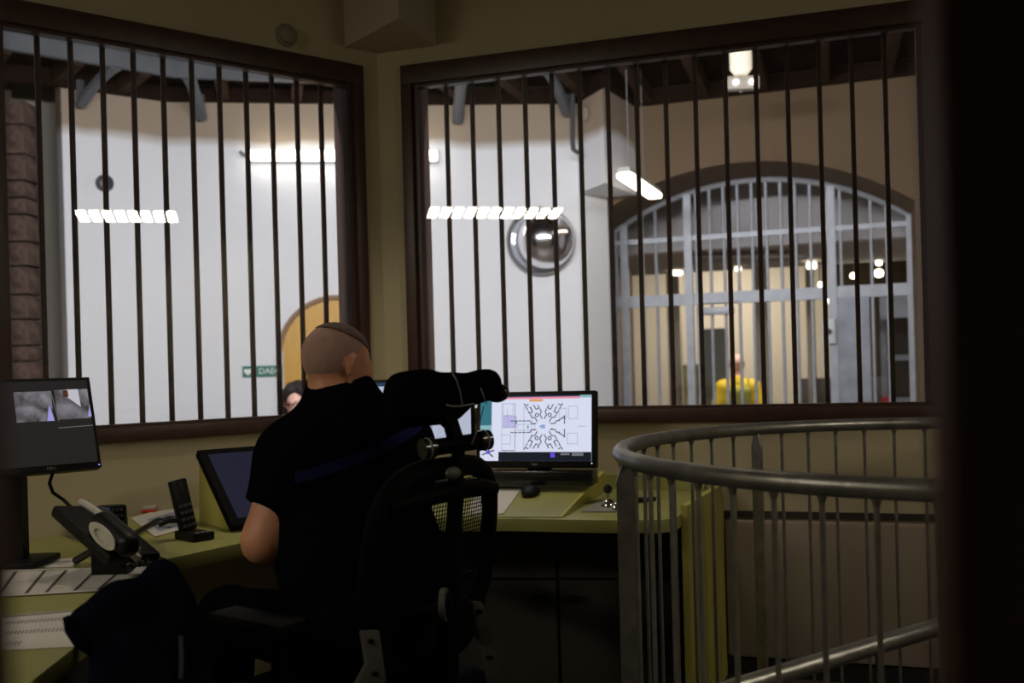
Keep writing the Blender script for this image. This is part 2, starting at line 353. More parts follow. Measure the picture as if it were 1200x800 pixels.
# ------------------------------------------------------------------ barred windows
def window(key, name, pxa, pxb, nb):
    d, n, ta, tb = WIN[key]; root = sempty(name, wp(d, n, (ta + tb) / 2, Z0, 0))
    for t0, t1, z0, z1 in ((ta - fs, tb + fs, Z1, Z1 + ft), (ta - fs, tb + fs, Z0 - fb, Z0), (ta - fs, ta, Z0, Z1), (tb, tb + fs, Z0, Z1)):
        part('window_frame', slab(MB(), d, n, t0, t1, z0, z1, -0.022, 0.05), frame_m, root, bevel=0.004)
    for t0, t1, z0, z1 in ((ta, tb, Z1 - 0.012, Z1), (ta, tb, Z0, Z0 + 0.012), (ta, ta + 0.022, Z0 + .012, Z1 - .012), (tb - 0.022, tb, Z0 + .012, Z1 - .012)):
        part('glazing_bead', slab(MB(), d, n, t0, t1, z0, z1, 0.005, 0.05), frame_m, root)
    for t0, t1, z0, z1 in ((ta - fs, tb + fs, Z1 + .05, Z1 + ft), (ta - fs, tb + fs, Z0 - fb, Z0), (ta - fs, ta + 0.012, Z0, Z1 + .05), (tb - 0.012, tb + fs, Z0, Z1 + .05)):
        part('window_liner', slab(MB(), d, n, t0, t1, z0, z1, 0.05, WT - 0.035), liner_m if z1 - z0 > 0.5 else frame_m, root)
    part('pane', slab(MB(), d, n, ta + 0.022, tb - 0.022, Z0 + .012, Z1 - .012, 0.0299, 0.030), glass_m, root)
    O = 0.10; ax = np.array([d, n, UP]); mb = MB().box((0, 0, (Z0 + Z1) / 2 + .025), (0.0185, 0.0185, Z1 - Z0 + .05), ax); me = mesh_of(mb, (0, 0, (Z0 + Z1) / 2), 0.003, 1, 'bar'); me.materials.append(bar_m)
    t0 = (onwall(*pxa, d, n, O) - (C0 + n * O)) @ d; t1 = (onwall(*pxb, d, n, O) - (C0 + n * O)) @ d
    for i in range(nb): shared('bar', me, root, wp(d, n, t0 + (t1 - t0) * i / (nb - 1), (Z0 + Z1) / 2, O))
window('L', 'window_1', (42.5, 32), (375, 91), 11)
window('R', 'window_2', (522.5, 98), (1075, 26), 17)

# ------------------------------------------------------------------ ceiling lamps of the control room (mirrored in the panes)
lampcell_m = emis('lamp_cell_light', (1.0, 0.90, 0.72), ROOM_LAMP)
def room_lamp(a, b, ncell, label):
    a = V(*a); b = V(*b); L = np.linalg.norm(b - a); d = (b - a) / L; c = (a + b) / 2
    inn = V(0, 2.2, 0) - c; inn[2] = 0; inn = unit(inn - d * (inn @ d)); th = math.radians(80)
    nz = inn * math.cos(th) - UP * math.sin(th); sd = np.cross(nz, d); ax = np.array([d, sd, nz])
    root = thing('louvre_lamp', label, 'lamp', (c[0], c[1], c[2] - 0.05), 'ceiling lamps of the control room')
    part('housing', MB().box(c - nz * 0.035, (L + 0.06, 0.28, 0.05), ax), silver_m, root)
    for s_ in (-0.4, 0.4): part('hanger', MB().cyl(c + d * L * s_, V(*(c + d * L * s_)[:2], CEIL), 0.008), grey_m, root)
    for i in range(ncell):
        p = c + d * L * ((i + .5) / ncell - .5)
        part('light_cell', MB().box(p, (L / ncell * 0.70, 0.23, 0.016), ax), lampcell_m, root)
    for i in range(ncell + 1):
        p = c + d * L * (i / ncell - .5); part('louvre', MB().box(p, (L / ncell * 0.24, 0.25, 0.024), ax), dgrey_m, root)
room_lamp((2.508, 0.721, 2.6), (2.86, 1.45, 2.6), 8, 'louvred strip lamp hung opposite the narrower barred window')
room_lamp((-3.085, 1.206, 2.6), (-2.279, 0.317, 2.6), 11, 'louvred strip lamp hung opposite the wider barred window')
for k_, (dx, dy) in enumerate(((-0.78, 3.50), (0.25, 3.62))):
    r = thing('recessed_downlight', ['round recessed ceiling downlight over the touch screen', 'round recessed ceiling downlight over the floor plan monitor'][k_], 'lamp', (dx, dy, CEIL - .035))
    part('trim_ring', MB().lathe([(.055, 0), (.09, -.004), (.09, -.012), (.055, -.03)], (dx, dy, CEIL - .001)), silver_m, r)
    ld = bpy.data.lights.new('downlight', 'SPOT'); ld.energy = DOWN_W; ld.spot_size = math.radians(92); ld.spot_blend = 0.6; ld.shadow_soft_size = 0.05; ld.color = (1.0, 0.88, 0.68)
    lo = bpy.data.objects.new('downlight', ld); link(lo, r, (dx, dy, CEIL - .04))
# round detector above the left window
p = onwall(335, 42, dL, nL); root = thing('smoke_detector', 'small round beige detector on the wall above the barred window', 'detector', p)
part('detector_base', MB().lathe([(0.048, -0.0), (0.048, 0.012), (0.04, 0.016)], p, -nL), mat('old_beige_plastic', (0.19, 0.165, 0.115), 0.5), root)
part('detector_dome', MB().lathe([(0.04, 0.014), (0.037, 0.03), (0.024, 0.042), (0.0, 0.046)], p, -nL), mat('old_beige_plastic', (0.2, 0.18, 0.13), 0.5), root)

# ================================================================== HALL OUTSIDE
GZ = -0.45; ZG = 3.654; HT = 5.2
struct('hall_floor', MB().prism([(-9, 3), (9, 3), (9, 24), (-9, 24)], GZ - 0.2, GZ), hfloor_m)
def hwall(name, pts, z0, z1, m, th=0.2):
    mb = MB()
    for a, b in zip(pts[:-1], pts[1:]):
        A = V(*a, 0); B = V(*b, 0); nn = unit(V(-(B - A)[1], (B - A)[0], 0)) * th
        if nn[1] < 0: nn = -nn
        mb.hexa([A + UP * z0, B + UP * z0, B + UP * z1, A + UP * z1], [A + nn + UP * z0, B + nn + UP * z0, B + nn + UP * z1, A + nn + UP * z1])
    return struct(name, mb, m)
PW = [(-3.63, 8.15), (-2.93, 8.665), (-0.7, 9.0), (0.65, 9.1)]
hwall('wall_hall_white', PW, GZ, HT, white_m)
hwall('wall_hall_return', [(0.65, 9.1), (0.94, 9.376)], GZ, HT, plainw_m, 0.1)
hwall('wall_hall_recess', [(-5.8, 8.6), (-3.4, 9.35)], GZ, HT, mat('recess_shade', (0.52, 0.47, 0.41), 0.8))  # white wall drawn darker: shade of the recess put into the colour
# rough stone pier at the far left
root = thing('stone_pier', 'rough brown stone pier beside the white hall wall', 'pillar', (-4.02, 8.25, GZ))
z = GZ
while z < ZG - .3:
    h = random.uniform(0.12, 0.26); c = (-4.02 + random.uniform(-.01, .01), 8.25, z + h / 2); w = random.uniform(0.19, 0.23)
    part('stone', MB().box(c, (w, 0.3, h - 0.006)), stone_m, root, bevel=0.03); z += h
hwall('wall_hall_dark', [(-6.5, 7.25), (-4.16, 8.4)], GZ, HT, mat('dark_red_timber', (0.05, 0.025, 0.018), 0.7))
# tan wall with the arched opening
AD = V(0.943, -0.334, 0); AN = V(0.334, 0.943, 0)
GC = V(2.385, 9.765, 0)                       # centre of the grille on its plane
def gp(s, z, o=0.0): p = GC + AD * s + AN * o; return V(p[0], p[1], z)
AR = 2.5; ATOP = 3.03; AHW = 1.45
def arcz(s, top=ATOP): return top - AR + math.sqrt(AR * AR - s * s)
WO_ = -0.85                                    # wall face, in front of the grille
N = 24; ss = [-AHW + 2 * AHW * i / N for i in range(N + 1)]
mb = MB()
for i in range(N):
    a, b = ss[i], ss[i + 1]
    mb.hexa([gp(a, arcz(a), WO_), gp(b, arcz(b), WO_), gp(b, HT, WO_), gp(a, HT, WO_)], [gp(a, arcz(a), 0.1), gp(b, arcz(b), 0.1), gp(b, HT, 0.1), gp(a, HT, 0.1)])
for a, b in ((-1.75, -AHW), (AHW, 4.2)):
    mb.hexa([gp(a, GZ, WO_), gp(b, GZ, WO_), gp(b, HT, WO_), gp(a, HT, WO_)], [gp(a, GZ, 0.1), gp(b, GZ, 0.1), gp(b, HT, 0.1), gp(a, HT, 0.1)])
struct('wall_hall_arch', mb, tan_m)
# boxed bulkhead at the end of the white wall
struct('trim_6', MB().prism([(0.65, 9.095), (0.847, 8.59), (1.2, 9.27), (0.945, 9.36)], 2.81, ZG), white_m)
hwall('wall_hall_far_left', [(-6.5, 7.25), (-7.2, 2.6)], GZ, HT, plainw_m)
hwall('wall_hall_far_right', [(5.4, 7.75), (7.2, 2.6)], GZ, HT, plainw_m)
# hall ceiling far above and outer enclosure
struct('hall_ceiling', MB().prism([(-9, 4.7), (9, 4.7), (9, 24), (-9, 24)], HT, HT + 0.2), wood_m)

# ------------------------------------------------------------------ upper gallery
GE = [V(-5.0, 6.13, 0), V(-2.62, 8.03, 0), V(-0.8, 8.45, 0), V(4.6, 6.75, 0)]
PG = [[GE[0], GE[1], V(-2.925, 8.65, 0), V(-3.64, 8.12, 0), V(-3.85, 8.02, 0), V(-5.6, 7.2, 0)], [GE[1], GE[2], V(-0.7, 8.985, 0), V(-2.925, 8.65, 0)], [GE[2], GE[3], V(4.95, 7.93, 0), V(1.22, 9.25, 0), V(0.86, 8.57, 0), V(0.66, 9.07, 0), V(-0.7, 8.985, 0)]]
def inpoly(p, poly):
    c = False; j = len(poly) - 1
    for i in range(len(poly)):
        a, b = poly[i], poly[j]
        if (a[1] > p[1]) != (b[1] > p[1]) and p[0] < (b[0] - a[0]) * (p[1] - a[1]) / (b[1] - a[1]) + a[0]: c = not c
        j = i
    return c
gal = thing('gallery_walkway', 'raised walkway of dark timber with a grey steel edge along the hall walls', 'walkway', (-0.7, 8.6, ZG))
for i in range(3):
    a, b = GE[i], GE[i + 1]; poly = PG[i]
    part('deck', MB().prism([p[:2] for p in poly], ZG + 0.125, ZG + 0.17), wood_m, gal)
    dd = unit(b - a); nn = V(-dd[1], dd[0], 0)
    part('edge_channel', MB().hexa([a + UP * ZG, b + UP * ZG, b + UP * (ZG + .195), a + UP * (ZG + .195)], [a + nn * .05 + UP * ZG, b + nn * .05 + UP * ZG, b + nn * .05 + UP * (ZG + .195), a + nn * .05 + UP * (ZG + .195)]), chan_m, gal)
    part('bright_edge', MB().hexa([a + UP * (ZG + .197), b + UP * (ZG + .197), b + UP * (ZG + .33), a + UP * (ZG + .33)], [a + nn * .02 + UP * (ZG + .197), b + nn * .02 + UP * (ZG + .197), b + nn * .02 + UP * (ZG + .33), a + nn * .02 + UP * (ZG + .33)]), chanw_m, gal)  # strip added to stand for the lit edge above the channel
    L = np.linalg.norm(b - a); nj = int(L / 0.5)
    for j in range(nj):
        f_ = (j + 0.5) / nj; p = a + (b - a) * f_ + nn * 0.055; ln = 0.3
        while inpoly(p + nn * (ln + .03), poly) and inpoly(p + nn * (ln + .03) + dd * .05, poly) and inpoly(p + nn * (ln + .03) - dd * .05, poly): ln += 0.02
        ax = rig(nn); part('joist', MB().box(p + nn * ln / 2 + UP * (ZG + 0.05), (ln, 0.09, 0.14), ax), joist_m, gal)
    for p0, p1 in zip(poly[2:-1], poly[3:]):
        wd_ = unit(p1 - p0); wn = V(-wd_[1], wd_[0], 0)
        part('wall_plate', MB().hexa([p0 + UP * (ZG - .03), p1 + UP * (ZG - .03), p1 + UP * (ZG + .11), p0 + UP * (ZG + .11)], [p0 + wn * .04 + UP * (ZG - .03), p1 + wn * .04 + UP * (ZG - .03), p1 + wn * .04 + UP * (ZG + .11), p0 + wn * .04 + UP * (ZG + .11)]), wood_m, gal)
def bracket(lo, hi):
    lo = np.array(lo); hi = np.array(hi); ctl = V(lo[0] * .55 + hi[0] * .45, lo[1] * .55 + hi[1] * .45, lo[2] + (hi[2] - lo[2]) * 0.75); pts = []
    for t in np.linspace(0, 1, 9): pts.append(lo * (1 - t) ** 2 + 2 * ctl * t * (1 - t) + hi * t * t)
    part('bracket', MB().tube(pts, [0.05] * 7 + [0.055, 0.06], 8, sq=0.75), chan_m, gal)
    part('bracket_gusset', MB().box(V(lo[0], lo[1], (lo[2] + hi[2]) / 2), (0.05, 0.05, hi[2] - lo[2])), chan_m, gal)
bracket(at(95, 122, 8.12), (-3.02, 7.75, ZG + 0.02)); bracket(at(236, 138, 8.62), (-2.57, 8.12, ZG + 0.02))
bracket(at(537, 142, 8.95), (-0.36, 8.38, ZG + 0.02)); bracket(at(664, 132, 8.95), (0.36, 8.17, ZG + 0.02))

# ------------------------------------------------------------------ lamps in the hall
def wall_lamp():
    a = at(293, 182, 8.68); b = at(512, 181, 8.90); a = V(a[0], a[1], 3.15); b = V(b[0], b[1], 3.15); d = unit(b - a); nn = V(-d[1], d[0], 0); L = np.linalg.norm(b - a); c = (a + b) / 2; ax = np.array([d, nn, UP])
    r = thing('wall_strip_lamp', 'long glowing strip lamp fixed high on the white hall wall', 'lamp', (c[0], c[1], 3.08))
    part('lamp_body', MB().box(c + nn * 0.06, (L + 0.03, 0.05, 0.10), ax), silver_m, r, bevel=0.008)
    part('diffuser', MB().box(c, (L, 0.07, 0.085), ax), emis('strip_light', (1.0, 0.96, 0.86), 9.0), r, bevel=0.015)
    part('cable_bracket', MB().tube([a - d * 0.02, a - d * 0.07 + UP * .01, a - d * 0.085 + UP * .04 + nn * .06], 0.016), grey_m, r)
    for t in (.2, .8): part('wall_mount', MB().box(a + (b - a) * t + nn * 0.13, (0.05, 0.10, 0.05), ax), grey_m, r)
wall_lamp()
def hall_fill(loc, aim, label, w, ln=1.5, col=(0.97, 0.97, 1.0)):  # unseen fill lights with housings, added to brighten the hall walls
    loc = V(*loc); aim = unit(V(*aim)); d = unit(np.cross(aim, UP)); ax = np.array([d, np.cross(aim, d), aim])
    r = thing('hall_fill_light', label, 'lamp', loc, 'added fill lights for the hall')
    part('lamp_body', MB().box(loc - aim * 0.06, (ln + .06, 0.16, 0.06), ax), silver_m, r)
    ld = bpy.data.lights.new('strip', 'AREA'); ld.shape = 'RECTANGLE'; ld.size = ln; ld.size_y = 0.14; ld.energy = w; ld.color = col
    lo = bpy.data.objects.new('tube', ld); lo.rotation_euler = Vector(tuple(aim)).to_track_quat('-Z', 'Y').to_euler(); link(lo, r, loc)
for t, key, nm, k in ((0.9, 'L', 'strip light on the outer wall over the narrower barred window', 1.15), (0.6, 'R', 'strip light on the outer wall over the wider barred window near its corner', 1.05), (2.2, 'R', 'strip light on the outer wall over the wider barred window far end', 0.42)):
    d, n = WIN[key][:2]; p = wp(d, n, t, 3.0, WT + 0.12); hall_fill(p, n * 0.85 - UP * 0.30, nm, HALL_W * k)
# tube lamp hung before the arch
a = onz(731, 205, 2.75); b = onz(768, 230, 2.75); d = unit(b - a); c = (a + b) / 2; r = thing('hung_tube_lamp', 'slanting white tube lamp hung from the walkway before the arch', 'lamp', c)
part('diffuser', MB().box(c, (np.linalg.norm(b - a), 0.13, 0.05), rig(d)), emis('tube_light', (1.0, 0.90, 0.74), 4.5), r, bevel=0.02)
part('lamp_body', MB().box(c + UP * 0.045, (np.linalg.norm(b - a), 0.10, 0.035), rig(d)), silver_m, r)
for t in (.15, .6): q = a + (b - a) * t; part('hanger', MB().cyl(q + UP * .06, V(q[0], q[1], ZG + 0.12), 0.004), grey_m, r)
# emergency light unit below the walkway edge
c = at(868, 70, 7.45); r = thing('emergency_light', 'white emergency light with a dome and two small bulbs under the walkway edge', 'lamp', c - UP * 0.25)
part('dome', MB().lathe([(0.05, -0.115), (0.082, -0.07), (0.082, 0.09), (0.07, 0.10)], c), mat('ivory_glow', (0.8, 0.75, 0.62), 0.4, emit=(1, .87, .66), estr=0.55), r)
part('stem', MB().tube([c + UP * .1, V(c[0], c[1], ZG + .07), V(c[0], 7.66, ZG + .07)], 0.02), grey_m, r); part('rear_stem', MB().cyl(c - UP * .24 + V(0, .02, 0), c + V(0, .02, 0), 0.012), grey_m, r)
bx = at(870, 98, 7.45); part('battery_box', MB().box(bx, (0.24, 0.08, 0.10)), mat('ivory_box', (0.42, 0.38, 0.32), 0.5), r, bevel=0.01)
for s_ in (-.06, .06): part('bulb', MB().lathe([(0.0, -.02), (.018, -.01), (.018, .01), (0, .02)], bx + V(s_, -0.05, 0), (0, -1, 0)), emis('bulb_light', (1, .95, .85), 6), r)

# ------------------------------------------------------------------ wall fittings in the hall
def hw_frame(px, py):   # point and axes on the white wall
    for a, b in zip(PW[:-1], PW[1:]):
        A = V(*a, 0); B = V(*b, 0); d = unit(B - A); n = V(-d[1], d[0], 0); rr = ray(px, py); kk = (n @ A) / (n @ rr); p = rr * kk; s_ = (p - A) @ d
        if -0.02 <= s_ <= np.linalg.norm(B - A) + 0.02: return p + V(0, 0, CZ), d, n
# convex mirror
p, d, n = hw_frame(633, 283); r = thing('convex_mirror', 'round bulging security mirror on the white hall wall', 'mirror', p - UP * 0.32)
ax_ = unit(-n + d * 0.12 - UP * 0.05); cc = p - n * 0.06
part('rim', MB().tube([cc + (d * math.cos(t) + UP * math.sin(t)) * 0.305 - n * 0.01 * math.cos(t) for t in np.linspace(0, 2 * math.pi, 40, endpoint=False)], 0.008, 8, True), mat('rim_grey', (0.35, 0.34, 0.33), 0.4), r)
c2 = cc + d * 0.035 - n * 0.03; part('mirror_dome', MB().lathe([(0.265 * math.cos(t), 0.24 * math.sin(t)) for t in np.linspace(0, math.pi / 2, 14)], c2, ax_, 40), mirror_m, r)
part('clear_disc', MB().lathe([(0.303 * math.cos(t), 0.12 * math.sin(t)) for t in np.linspace(0, math.pi / 2, 10)], cc, -n, 40), clear_m, r)
part('wall_arm', MB().cyl(cc, p + n * 0.01, 0.03), grey_m, r)
# loudspeaker on the left facet
p, d, n = hw_frame(122, 215); r = thing('wall_loudspeaker', 'small round dark loudspeaker on the white hall wall', 'speaker', p - UP * .07)
part('speaker_body', MB().lathe([(0.07, -.002), (0.072, 0.03), (0.06, 0.07), (0.05, 0.075)], p, -n), dgrey_m, r)
part('speaker_cone', MB().lathe([(0.05, 0.072), (0.03, 0.062), (0.012, 0.078), (0.0, 0.08)], p, -n), grey_m, r)
# vent disc and hook pipe near the bulkhead
solo('vent_cover', MB().lathe([(0.065, -.001), (0.065, 0.012), (0.05, 0.02), (0, 0.022)], V(0.71, 8.88, 3.48), (-0.93, -0.36, 0)), mat('vent_tan', (0.30, 0.25, 0.19), 0.7), 'small round tan vent cover on the boxed wall end', 'vent')
a = at(671, 110, 8.75); pts = [a, at(671, 165, 8.75), at(672, 175, 8.75), at(677, 179, 8.75), at(682, 176, 8.76)]; solo('hook_pipe', MB().tube(pts, 0.022, 8), mat('iron', (0.05, 0.05, 0.055), 0.5), 'dark bent iron pipe hanging from the walkway by the white wall', 'pipe')
# DAE sign
p, d, n = hw_frame(306.5, 435); d2 = d; r = thing('defibrillator_sign', 'green defibrillator direction sign reading DAE on the white hall wall', 'sign', p - UP * 0.05)
part('sign_plate', MB().box(p + d * .01 - n * 0.006, (0.345, 0.01, 0.098), np.array([d, n, UP])), sign_m, r)
fr = p - n * 0.0125
text_part('lettering', 'DAE', 0.072, fr + d * 0.045, d, UP, signw_m, r)
h = [];
for t in np.linspace(0, 2 * math.pi, 24, endpoint=False): h.append(fr - d * 0.115 + d * 0.0022 * 16 * math.sin(t) ** 3 + UP * 0.0022 * (13 * math.cos(t) - 5 * math.cos(2 * t) - 2 * math.cos(3 * t) - math.cos(4 * t)))
part('heart_symbol', MB().extr(h, -n * 0.001), signw_m, r)
af = fr + d * 0.152; part('arrow', MB().extr([af - d * .04, af + UP * .03 + d * 0.0, af + UP * .012, af + UP * .012 + d * .022, af - UP * .012 + d * .022, af - UP * .012, af - UP * .03], -n * 0.001), signw_m, r)
# arched orange door
p, d, n = hw_frame(396, 430); r = thing('arched_door', 'arched orange varnished wooden door in the white hall wall', 'door', V(p[0], p[1], GZ))
hwid = 0.49; zt = 1.89; zs = zt - hwid; base = V(p[0], p[1], 0)
def archpts(w, o, sp): return [base - d * w + UP * GZ + n * o] + [base - d * w * math.cos(t) + UP * (sp + w * math.sin(t)) + n * o for t in np.linspace(0, math.pi, 18)] + [base + d * w + UP * GZ + n * o]
for i in range(5):
    x0 = -hwid + .02 + i * (2 * hwid - .04) / 5; x1 = x0 + (2 * hwid - .04) / 5 - 0.004; R_ = hwid - .01
    tops = [(x, zs + math.sqrt(max(R_ * R_ - x * x, 0))) for x in np.linspace(x0, x1, 6)]
    part('plank', MB().extr([base + d * x0 + UP * (GZ + .01) - n * 0.02] + [base + d * x + UP * z_ - n * 0.02 for x, z_ in tops] + [base + d * x1 + UP * (GZ + .01) - n * 0.02], n * 0.018), odoor_m, r)
fr_ = MB(); A1 = archpts(hwid + 0.035, -0.045, zs); A0 = archpts(hwid - 0.005, -0.045, zs)
for i in range(len(A1) - 1): fr_.hexa([A1[i], A1[i + 1], A0[i + 1], A0[i]], [q + n * 0.043 for q in (A1[i], A1[i + 1], A0[i + 1], A0[i])])
part('door_frame', fr_, mat('brown_door_frame', (0.24, 0.13, 0.06), 0.6), r)
part('door_handle', MB().tube([base + d * .38 + UP * .6 - n * .022, base + d * .38 + UP * .6 - n * .07, base + d * .30 + UP * .6 - n * .07], 0.012), chrome_m, r)

# ------------------------------------------------------------------ arched steel grille
g = thing('arched_grille', 'tall arched barred steel gate closing the corridor beyond the hall', 'gate', gp(0, GZ))
axg = np.array([AD, AN, UP])
arch = [gp(s_, arcz(s_) - 0.02) for s_ in np.linspace(-AHW, AHW, 40)]
part('arch_rail', MB().tube(arch, 0.032, 8), gate_m, g)
Z_R1, Z_R2 = 2.48, 1.87
part('upper_rail', MB().box(gp(0, Z_R1), (2 * AHW, 0.045, 0.05), axg), gate_m, g)
part('lock_rail', MB().box(gp(0, Z_R2), (2 * AHW, 0.06, 0.115), axg), gate_m, g)
part('bottom_rail', MB().box(gp(0, GZ + 0.08), (2 * AHW, 0.05, 0.06), axg), gate_m, g)
posts = [-1.43, -1.27, -0.62, 0.74, 1.43]
for s_ in posts:
    zt_ = arcz(s_) - 0.03; part('post', MB().box(gp(s_, (GZ + zt_) / 2, -0.02), (0.075 if abs(s_) < 1.3 else 0.05, 0.07, zt_ - GZ), axg), gate_m, g)
s_ = -1.36
i = 0
while s_ < 1.42:
    if min(abs(s_ - q) for q in posts) > 0.06 :
        zt_ = arcz(s_) - 0.03; part('bar', MB().cyl(gp(s_, GZ + .08), gp(s_, zt_), 0.016, n=8), gate_m, g)
    s_ += 0.1365
part('sheet_panel', MB().box(gp(0.915, 0.72, -0.035), (0.30, 0.012, 2.2), axg), sheet_m, g)
part('door_closer', MB().box(gp(-0.36, 1.74, -0.06), (0.36, 0.06, 0.075), axg), gate_m, g, bevel=0.01); part('closer_arm', MB().box(gp(-0.34, 1.83, -0.05), (0.40, 0.02, 0.02), axg), gate_m, g)
lk = part('lock_box', MB().box(gp(0.70, 1.50, -0.08), (0.12, 0.06, 0.24), axg), mat('pale_lock', (0.75, 0.78, 0.8), 0.4), g, bevel=0.01); part('lock_handle', MB().cyl(gp(0.70, 1.50, -0.11), gp(0.70, 1.50, -0.15), 0.025), chrome_m, lk)
part('warning_box', MB().box(gp(1.0, 0.66, -0.07), (0.17, 0.06, 0.34), axg), mat('dark_grey_box', (0.16, 0.14, 0.14), 0.5), g)

# ------------------------------------------------------------------ corridor behind the grille
hwall('wall_corridor_left', [(1.02, 10.38), (1.55, 12.6)], GZ, 2.45, tan_m, -0.1)
struct('corridor_tympanum', MB().extr([gp(-1.7, 2.46, .9), gp(2.2, 2.46, .9), gp(2.2, 3.4, .9), gp(-1.7, 3.4, .9)], AN * 0.2), mauve_m)
struct('corridor_ceiling', MB().extr([gp(-2.6, 2.46, 1.1), gp(3.2, 2.46, 1.1), gp(3.2, 2.46, 3.6), gp(-2.6, 2.46, 3.6)], UP * 0.1), dgreyw_m)
struct('wall_corridor_right', MB().extr([gp(1.60, GZ, .12), gp(2.3, GZ, 3.6), gp(2.3, 2.45, 3.6), gp(1.60, 2.45, .12)], AD * 0.1), mauve_m)
struct('wall_corridor_end', MB().extr([gp(-4, GZ, 8.5), gp(0.55, GZ, 8.5), gp(0.55, 4, 8.5), gp(-4, 4, 8.5)], AN * 0.2), cream_m)
struct('wall_corridor_dark', MB().extr([gp(0.56, GZ, 8.4), gp(5.5, GZ, 8.4), gp(5.5, 4, 8.4), gp(0.56, 4, 8.4)], AN * 0.2), dbrown_m)
struct('corridor_roof', MB().extr([gp(-4, 3.3, 3.6), gp(5.5, 3.3, 3.6), gp(5.5, 3.3, 8.7), gp(-4, 3.3, 8.7)], UP * 0.1), mat('corridor_roof_paint', (0.10, 0.08, 0.06), 0.8))
# wainscot and grey low wall behind the yellow figure
struct('wall_corridor_low', MB().extr([gp(0.0, GZ, 6.6), gp(1.9, GZ, 6.6), gp(1.9, 0.93, 6.6), gp(0.0, 0.93, 6.6)], AN * 0.12), mat('grey_dado', (0.25, 0.23, 0.22), 0.7))
# pillars and doors in the far room
for nm, s0, s1, o, z0, z1, m_, lab in (('pale_column', -1.90, -1.70, 5.6, GZ, 3.3, cream_m, 'cream square column by the grey cabinet beyond the gate'), ('pale_column', -0.62, -0.40, 6.2, GZ, 3.3, cream_m, 'cream square column beyond the gate behind the figure in yellow'), ('pale_column', 0.18, 0.30, 6.0, GZ, 2.9, cream_m, 'slim cream column standing on the grey low wall beyond the gate')):
    solo(nm, MB().extr([gp(s0, z0, o), gp(s1, z0, o), gp(s1, z1, o), gp(s0, z1, o)], AN * 0.2), m_, lab, 'column')
def cab(name, s0, s1, z0, z1, o, m_, m2, label, cat):
    r = thing(name, label, cat, gp((s0 + s1) / 2, z0, o)); part('body', MB().extr([gp(s0, z0, o), gp(s1, z0, o), gp(s1, z1, o), gp(s0, z1, o)], AN * 0.35), m_, r)
    w = (s1 - s0)
    for k_ in (0.04, 0.52): part('door_leaf', MB().extr([gp(s0 + w * k_, z0 + .05, o - .012), gp(s0 + w * (k_ + .44), z0 + .05, o - .012), gp(s0 + w * (k_ + .44), z1 - .05, o - .012), gp(s0 + w * k_, z1 - .05, o - .012)], AN * 0.01), m2, r)
    part('handle', MB().box(gp((s0 + s1) / 2, (z0 + z1) / 2, o - .03), (0.03, 0.03, 0.14), axg), chrome_m, r)
cab('metal_cabinet', -1.38, -1.02, GZ, 1.75, 5.6, mat('grey_green_metal', (0.20, 0.21, 0.19), 0.5), mat('grey_metal_leaf', (0.23, 0.235, 0.22), 0.5), 'grey metal cabinet beyond the gate bars', 'cabinet')
cab('low_locker', -1.62, -1.40, GZ, 1.2, 5.3, mat('yellow_olive_paint', (0.40, 0.36, 0.12), 0.6), mat('pale_yellow_leaf', (0.62, 0.55, 0.25), 0.6), 'yellowish low locker beyond the gate bars', 'locker')
# barred door with panes beside the sheet panel
r = thing('steel_door', 'blue grey steel door with small panes behind the gate', 'door', gp(1.5, GZ, 1.5))
def dq(s0, s1, z0, z1, o=1.5, t=0.05): return MB().extr([gp(s0, z0, o), gp(s1, z0, o), gp(s1, z1, o), gp(s0, z1, o)], AN * t)
part('door_leaf', dq(1.18, 1.86, GZ, 0.75), sheet_m, r)
for s0, s1 in ((1.18, 1.24), (1.46, 1.52), (1.80, 1.86)): part('stile', dq(s0, s1, 0.75, 1.9), sheet_m, r)
for z0, z1 in ((0.75, 0.80), (1.2, 1.26), (1.66, 1.9)): part('rail', dq(1.18, 1.86, z0, z1, 1.495, 0.06), sheet_m, r)
for s0, s1 in ((1.24, 1.46), (1.52, 1.80)):
    for z0, z1 in ((0.80, 1.2), (1.26, 1.66)): part('door_pane', dq(s0, s1, z0, z1, 1.52, 0.005), mat('smoked_pane', (0.06, 0.05, 0.045), 0.15), r)
part('red_notice', dq(1.17, 1.27, 0.74, 0.81, 1.47, 0.01), mat('red_notice', (0.6, 0.02, 0.02), 0.5), r)
part('green_led', MB().lathe([(0, -.012), (.014, 0), (0, .012)], gp(1.49, 1.36, 1.47)), emis('green_led', (0.05, 1, 0.4), 1.5), r)
# small spot lamps far in the corridor
for k_, (px, py, Y, w, h_) in enumerate(((793, 320, 13.2, .17, .06), (865, 315, 12.9, .09, .06), (951, 311, 12.4, .13, .10), (961, 334, 13.0, .05, .10), (1000, 323, 12.8, .08, .08), (1030, 308, 12.6, .08, .07), (1030, 320, 12.7, .11, .11), (968, 352, 12.8, .07, .09), (1076, 350, 12.2, .07, .08))):
    c = at(px, py, Y); labs = ['oval glowing ceiling lamp before the cream wall', 'small glowing lamp over the figure in yellow', 'round bright lamp by the sheet steel panel of the gate', 'small lower lamp by the gate post', 'small square glowing lamp above the sheet steel panel', 'upper of two glowing lamps stacked above the steel door', 'lower of two glowing lamps stacked above the steel door', 'tiny lamp just above the pale lock box', 'small lamp at the edge of the steel door']
    r = thing('corridor_lamp', 'warm ' + labs[k_], 'lamp', c - UP * h_ * .6, 'small lamps in the corridor')
    part('bulb', MB().lathe([(0.001, -h_ / 2), (w * .42, -h_ * .35), (w / 2, 0), (w * .42, h_ * .35), (.001, h_ / 2)], c, n=12), emis('corridor_bulb', (1, .86, .62), 7.0), r)
    part('stem', MB().cyl(c + UP * h_ * .45, V(c[0], c[1], 2.46), 0.008, n=6), dgrey_m, r)
